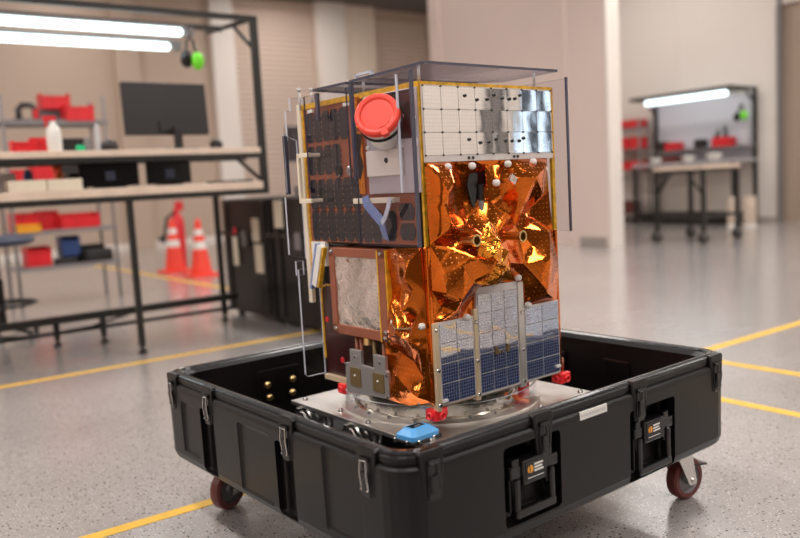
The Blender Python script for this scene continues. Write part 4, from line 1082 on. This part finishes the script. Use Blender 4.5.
make_cone(3.80, 9.40, 'orange cone with white bands, right of the two, nearer to camera')
t = rthing('fire_extinguisher', 'red cylinder with black hose half hidden behind the left cone', 'extinguisher', 4.13, 10.95)
m1 = MB(); m1.lathe([(0, 0), (.09, 0), (.095, .02), (.095, .62), (.07, .72), (.03, .76), (.03, .80), (0, .80)], n=24); part('cylinder', m1, 'redbin', t)
m1 = MB(); m1.box(-.02, .10, -.015, .015, .80, .93); m1.box(-.05, .03, -.02, .02, .78, .83); part('valve_handle', m1, 'redbin', t)
m1 = MB(); m1.tube([(-.03, 0, .78), (-.16, -.02, .70), (-.20, -.03, .52), (-.22, -.03, .36)], .022, 8); m1.cyl((-.22, -.03, .45), (-.28, -.05, .40), .04, 10); part('hose', m1, 'rubber', t)
def trunk(v0, v1, lab, labs):
    t = rthing('transit_trunk', lab, 'trunk', 2.72, v0, 0, 'black transit trunks'); d = v1-v0
    m1 = MB(); m1.box(0, .72, 0, d, .035, .955); part('body', m1, 'black_plastic', t, bevel=.02)
    for y in (.10, d-.10):
        m1 = MB(); m1.box(-.012, .01, y-.035, y+.035, .06, .93); part('rib', m1, 'black_plastic', t, bevel=.008)
    m1 = MB(); m1.box(-.010, .73, -.006, d+.006, .66, .69); part('lid_seam', m1, 'black_gloss', t)
    m1 = MB(); m1.box(-.022, -.008, d/2-.04, d/2+.04, .58, .70); part('latch', m1, 'midgrey', t)
    for x, y in ((.08, .08), (.08, d-.08), (.64, .08), (.64, d-.08)):
        m1 = MB(); m1.cyl((x, y, 0), (x, y, .04), .03, 12); part('foot', m1, 'rubber', t)
    for y0, y1, z0, z1 in labs:
        m1 = MB(); m1.box(-.016, -.010, y0-v0, y1-v0, z0, z1); part('paper_label', m1, 'cream', t)
trunk(5.34, 6.20, 'tall black transit trunk with three white labels behind the bench right end', [(5.90, 5.99, .42, .65), (5.50, 5.62, .62, .80), (5.47, 5.60, .38, .60)])
trunk(4.50, 5.31, 'tall black transit trunk with one label, nearest to the spacecraft', [(5.11, 5.24, .73, .93)])
m1 = MB(); m1.lathe([(0, 0), (.03, 0), (.03, .006), (0, .008)], n=14); 
part('red_sticker', m1, 'redbin', None)
o = bpy.data.objects['red_sticker']; tk = [x for x in COL.objects if x.name.startswith('transit_trunk')][0]
o.parent = tk; o.location = (-.010, .60, .70); o.rotation_euler = (0, -PI/2, 0)
box_thing('grey_carton', 'low grey carton lying on top of the nearer trunk', 'box', 3.05, 4.95, .955, .45, .35, .07, 'midgrey')
# dark screen on a stand far behind the trunks
t = rthing('screen_on_stand', 'dark upright screen partly hidden behind the clear side guards', 'monitor', 5.30, 9.2)
m1 = MB(); m1.box(-.28, .30, -.03, .03, 1.36, 1.82); part('panel', m1, 'screen', t, bevel=.006)
m1 = MB(); m1.box(-.04, .04, -.02, .06, .04, 1.5); m1.box(-.3, .3, -.25, .25, 0, .04); part('stand', m1, 'screen', t)

# ================================================================== RIGHT WORKBENCH IN THE ALCOVE
rb = rthing('assembly_bench', 'grey steel bench with white back board and lamp against the right wall', 'workbench', 12.40, 7.42)
m1 = MB(); m1.box(0, .78, 0, 2.05, 1.055, 1.10); part('worktop', m1, 'palegrey', rb, bevel=.004)
m1 = MB(); m1.box(.42, .78, 0, 2.05, 1.30, 1.33); part('shelf', m1, 'midgrey', rb)
m1 = MB(); m1.box(.74, .765, .05, 2.0, 1.11, 2.22); part('back_board', m1, 'boardw', rb)
for y in (.03, 2.02):
    m1 = MB(); m1.box(.68, .74, y-.03, y+.03, 0, 2.30); part('post', m1, 'dark_metal', rb)
    m1 = MB(); m1.box(-.02, .70, y-.02, y+.02, 2.26, 2.31); m1.cyl((.68, y, 2.05), (.40, y, 2.27), .018, 8); part('arm', m1, 'dark_metal', rb)
    m1 = MB(); m1.box(.02, .08, y-.03, y+.03, .03, 1.055); m1.cyl((.05, y, 0), (.05, y, .04), .03, 10); part('leg', m1, 'dark_metal', rb)
m1 = MB(); m1.box(-.03, .02, 0, 2.05, 2.27, 2.32); m1.box(.68, .72, 0, 2.05, 2.27, 2.31); part('top_rail', m1, 'dark_metal', rb)
m1 = MB(); m1.box(.05, .75, .05, 2.0, .13, .20); m1.box(.1, .7, .1, 1.95, .03, .12); part('lower_shelf', m1, 'dark_metal', rb)
t = rthing('tube_light', 'lit tube lamp above the right-hand bench', 'light', 12.42, 7.55, 2.20)
m1 = MB(); m1.cyl((0, 0, 0), (0, 1.58, 0), .045, 14); part('lit_tube', m1, 'tube', t)
m1 = MB(); m1.box(-.05, .05, -.05, 1.62, .045, .075); part('housing', m1, 'midgrey', t)
t = rthing('ear_defenders', 'lime green and black ear defenders on the right-hand bench post', 'ear defenders', 12.98, 7.62, 1.84)
m1 = MB(); m1.sphere((0, -.05, 0), .075, 0, (.8, .9, 1.1), 12); part('ear_cup', m1, 'green', t)
m1 = MB(); m1.sphere((-.02, .07, -.02), .07, 0, (.8, .9, 1.1), 12); part('ear_cup', m1, 'black_gloss', t)
m1 = MB(); m1.tube([(0, -.05, .05), (0, 0, .20), (0, .06, .05)], .02, 6); part('headband', m1, 'black_gloss', t)
RG = 'bins on the right-hand bench shelf'
bin_thing(12.98, 7.95, 1.33, .22, .34, .17, 'redbin', 'red bin holding black tools at right of the right-hand bench shelf', RG, 0)
bin_thing(12.98, 8.95, 1.33, .22, .26, .15, 'redbin', 'red bin at left of the right-hand bench shelf', RG, 0)
t = rthing('hand_tools', 'black tool handles sticking up from the right red bin', 'tools', 12.98, 7.95, 1.338)
for i, (a, b, c) in enumerate(((0, .08, .30), (.03, 0, .36), (-.03, -.06, .26), (0, .12, .22))):
    m1 = MB(); m1.cyl((a, b, 0.0), (a*1.5, b*1.3, c), .028, 8); part('handle', m1, 'black_gloss', t)
box_thing('black_power_tool', 'black power tool on the right-hand bench shelf left of tool bin', 'tool', 12.95, 8.38, 1.33, .18, .20, .17, 'screen', bevel=.03)
box_thing('dark_grey_case', 'dark grey case on the right-hand bench shelf, left end', 'case', 12.95, 9.18, 1.33, .20, .17, .18, 'screen', bevel=.01)
bin_thing(12.62, 8.75, 1.10, .24, .34, .12, 'maroon', 'dark red bin on the right-hand bench worktop')
for v, z0, s in ((9.0, 1.10, 1.0), (8.35, 1.10, 1.0), (7.85, 1.10, 1.15)):
    lathe_thing('white_bowl', {9.0: 'white dish at left end of the right-hand worktop', 8.35: 'white dish at middle of the right-hand worktop', 7.85: 'white dish at right of the right-hand worktop'}[v], 'dish', 12.52 if v < 9 else 12.5, v, z0, [(0, 0), (.06*s, 0), (.11*s, .05*s), (.12*s, .085*s), (.10*s, .10*s), (0, .11*s)], 'white', 'white dishes on the right-hand worktop')
lathe_thing('spray_can', 'slim white can at right end of the right-hand bench shelf', 'can', 12.98, 7.55, 1.33, [(0, 0), (.035, 0), (.035, .2), (.02, .24), (0, .25)], 'palegrey')
# red bin rack left of it
rk = rthing('bin_rack', 'slim rack with rows of red bins left of the right-hand bench', 'rack', 12.75, 9.55)
for y in (0, .85):
    for x in (0, .30):
        m1 = MB(); m1.cyl((x, y, 0), (x, y, 1.95), .022, 8); part('post', m1, 'midgrey', rk)
for z in (.18, 1.02, 1.42, 1.82):
    m1 = MB(); m1.box(-.02, .32, -.03, .88, z-.03, z); part('shelf', m1, 'midgrey', rk)
for z, h in ((1.02, .16), (1.42, .22), (1.82, .15)):
    for k in range(3):
        bin_thing(12.88, 9.68+.29*k, z, .24, .26, h, 'redbin', 'red bin on the %s level of the slim rack, %s' % ({1.02: 'lowest', 1.42: 'middle', 1.82: 'top'}[z], ('nearest the bench', 'middle one', 'nearest the partition')[k]), 'bins on the slim rack')
box_thing('dark_tub', 'dark red tub on the bottom level of the slim rack', 'tub', 12.9, 9.95, .18, .26, .40, .24, 'maroon')
# wheeled cart
ct = rthing('steel_cart', 'open steel cart with pale top on four casters before the right-hand bench', 'cart', 9.28, 5.98)
CW, CD = .82, .74
m1 = MB(); m1.box(-.03, CW, -.03, CD, .975, 1.02); part('top', m1, 'wood', ct, bevel=.004)
m1 = MB(); m1.box(-.02, CW-.01, -.02, .02, .93, .975); m1.box(-.02, CW-.01, CD-.05, CD-.01, .93, .975); m1.box(-.02, .02, -.02, CD-.01, .93, .975); part('apron', m1, 'dark_metal', ct)
for x in (0, CW-.03):
    for y in (0, CD-.03):
        m1 = MB(); m1.box(x-.025, x+.025, y-.025, y+.025, .14, .95); lg_ = part('leg', m1, 'dark_metal', ct)
        m1 = MB(); m1.box(x-.02, x+.02, y-.035, y+.035, .06, .15); cs = part('caster', m1, 'midgrey', ct)
        m1 = MB(); m1.lathe([(0, -.024), (.066, -.024), (.075, 0), (.066, .024), (0, .024)], (x, y+.01, .075), (1, .25, 0), 20); part('wheel', m1, 'dark_metal', cs)
m1 = MB(); m1.box(-.02, CW-.01, -.015, .015, .33, .37); m1.box(-.02, .02, 0, CD-.03, .33, .37); m1.box(CW-.05, CW-.01, 0, CD-.03, .33, .37); part('lower_rail', m1, 'dark_metal', ct)
for (x0, y0, x1, y1) in ((0, .02, 0, .24), (.02, CD-.03, .22, CD-.03), (0, CD-.05, 0, CD-.26)):
    m1 = MB(); m1.cyl((x0, y0, .66), (x1, y1, .94), .018, 8); part('brace', m1, 'dark_metal', ct)
# canisters
for v, lab in ((7.22, 'cream canister on the floor, left of two under the right-hand bench end'), (6.94, 'cream canister on the floor, right of two beside the door')):
    t = rthing('canister', lab, 'canister', 12.05, v, 0, 'cream canisters')
    m1 = MB(); m1.lathe([(0, .05), (.085, .05), (.10, .07), (.10, .46), (.085, .49), (0, .49)], n=22); part('body', m1, 'doorp', t)
    m1 = MB(); m1.lathe([(0, 0), (.10, 0), (.11, .02), (.10, .05), (0, .05)], n=22); part('base', m1, 'white', t)

# ================================================================== LIGHT
def area(u, v, z, sx, sy, power, col=(1, .95, .91), rot=None):
    d = bpy.data.lights.new('ceiling_lamp', 'AREA'); d.shape = 'RECTANGLE'; d.size = sx; d.size_y = sy; d.energy = power; d.color = col
    o = bpy.data.objects.new('ceiling_lamp', d); COL.objects.link(o); o.location = RW(u, v, z); o.rotation_euler = rot or (0, 0, YR)
    return o
for u in (-5, -.5, 4, 8.5):
    for v in (-3, 1.2, 5.4, 9.6, 13.8):
        area(u, v, H-.05, .5, 2.6, 95 if v < 9 else (50 if u < 6 else 70))
area(11.3, 1.5, H-.05, .5, 2.6, 110); area(11.3, 9.0, H-.05, .5, 2.6, 55)
w = bpy.data.worlds.new('world'); SC.world = w; w.use_nodes = True
w.node_tree.nodes['Background'].inputs[0].default_value = (.9, .8, .75, 1); w.node_tree.nodes['Background'].inputs[1].default_value = .2

# ================================================================== CAMERA
F_PX, PITCH, ROLL = 793.84, .1067, -.0560
cam = bpy.data.cameras.new('camera'); co = bpy.data.objects.new('camera', cam); COL.objects.link(co)
cam.sensor_width = 36; cam.sensor_fit = 'HORIZONTAL'; cam.lens = F_PX/800*36
fwd = Vector((0, math.cos(PITCH), -math.sin(PITCH))); right = Vector((1, 0, 0)); upv = right.cross(fwd)
R2 = right*math.cos(ROLL)+upv*math.sin(ROLL); U2 = upv*math.cos(ROLL)-right*math.sin(ROLL)
mw = Matrix((R2, U2, -fwd)).transposed().to_4x4(); mw.translation = Vector((0, 0, 1)); co.matrix_world = mw
cam.clip_start = .05; cam.clip_end = 100
cam.dof.use_dof = True; cam.dof.focus_distance = 2.1; cam.dof.aperture_fstop = 1.7
SC.camera = co
SC.view_settings.view_transform = 'Standard'; SC.view_settings.look = 'None'; SC.view_settings.gamma = 1.0
SC.view_settings.use_curve_mapping = False; SC.view_settings.exposure = .26
SC.cycles.max_bounces = 8; SC.cycles.transparent_max_bounces = 24
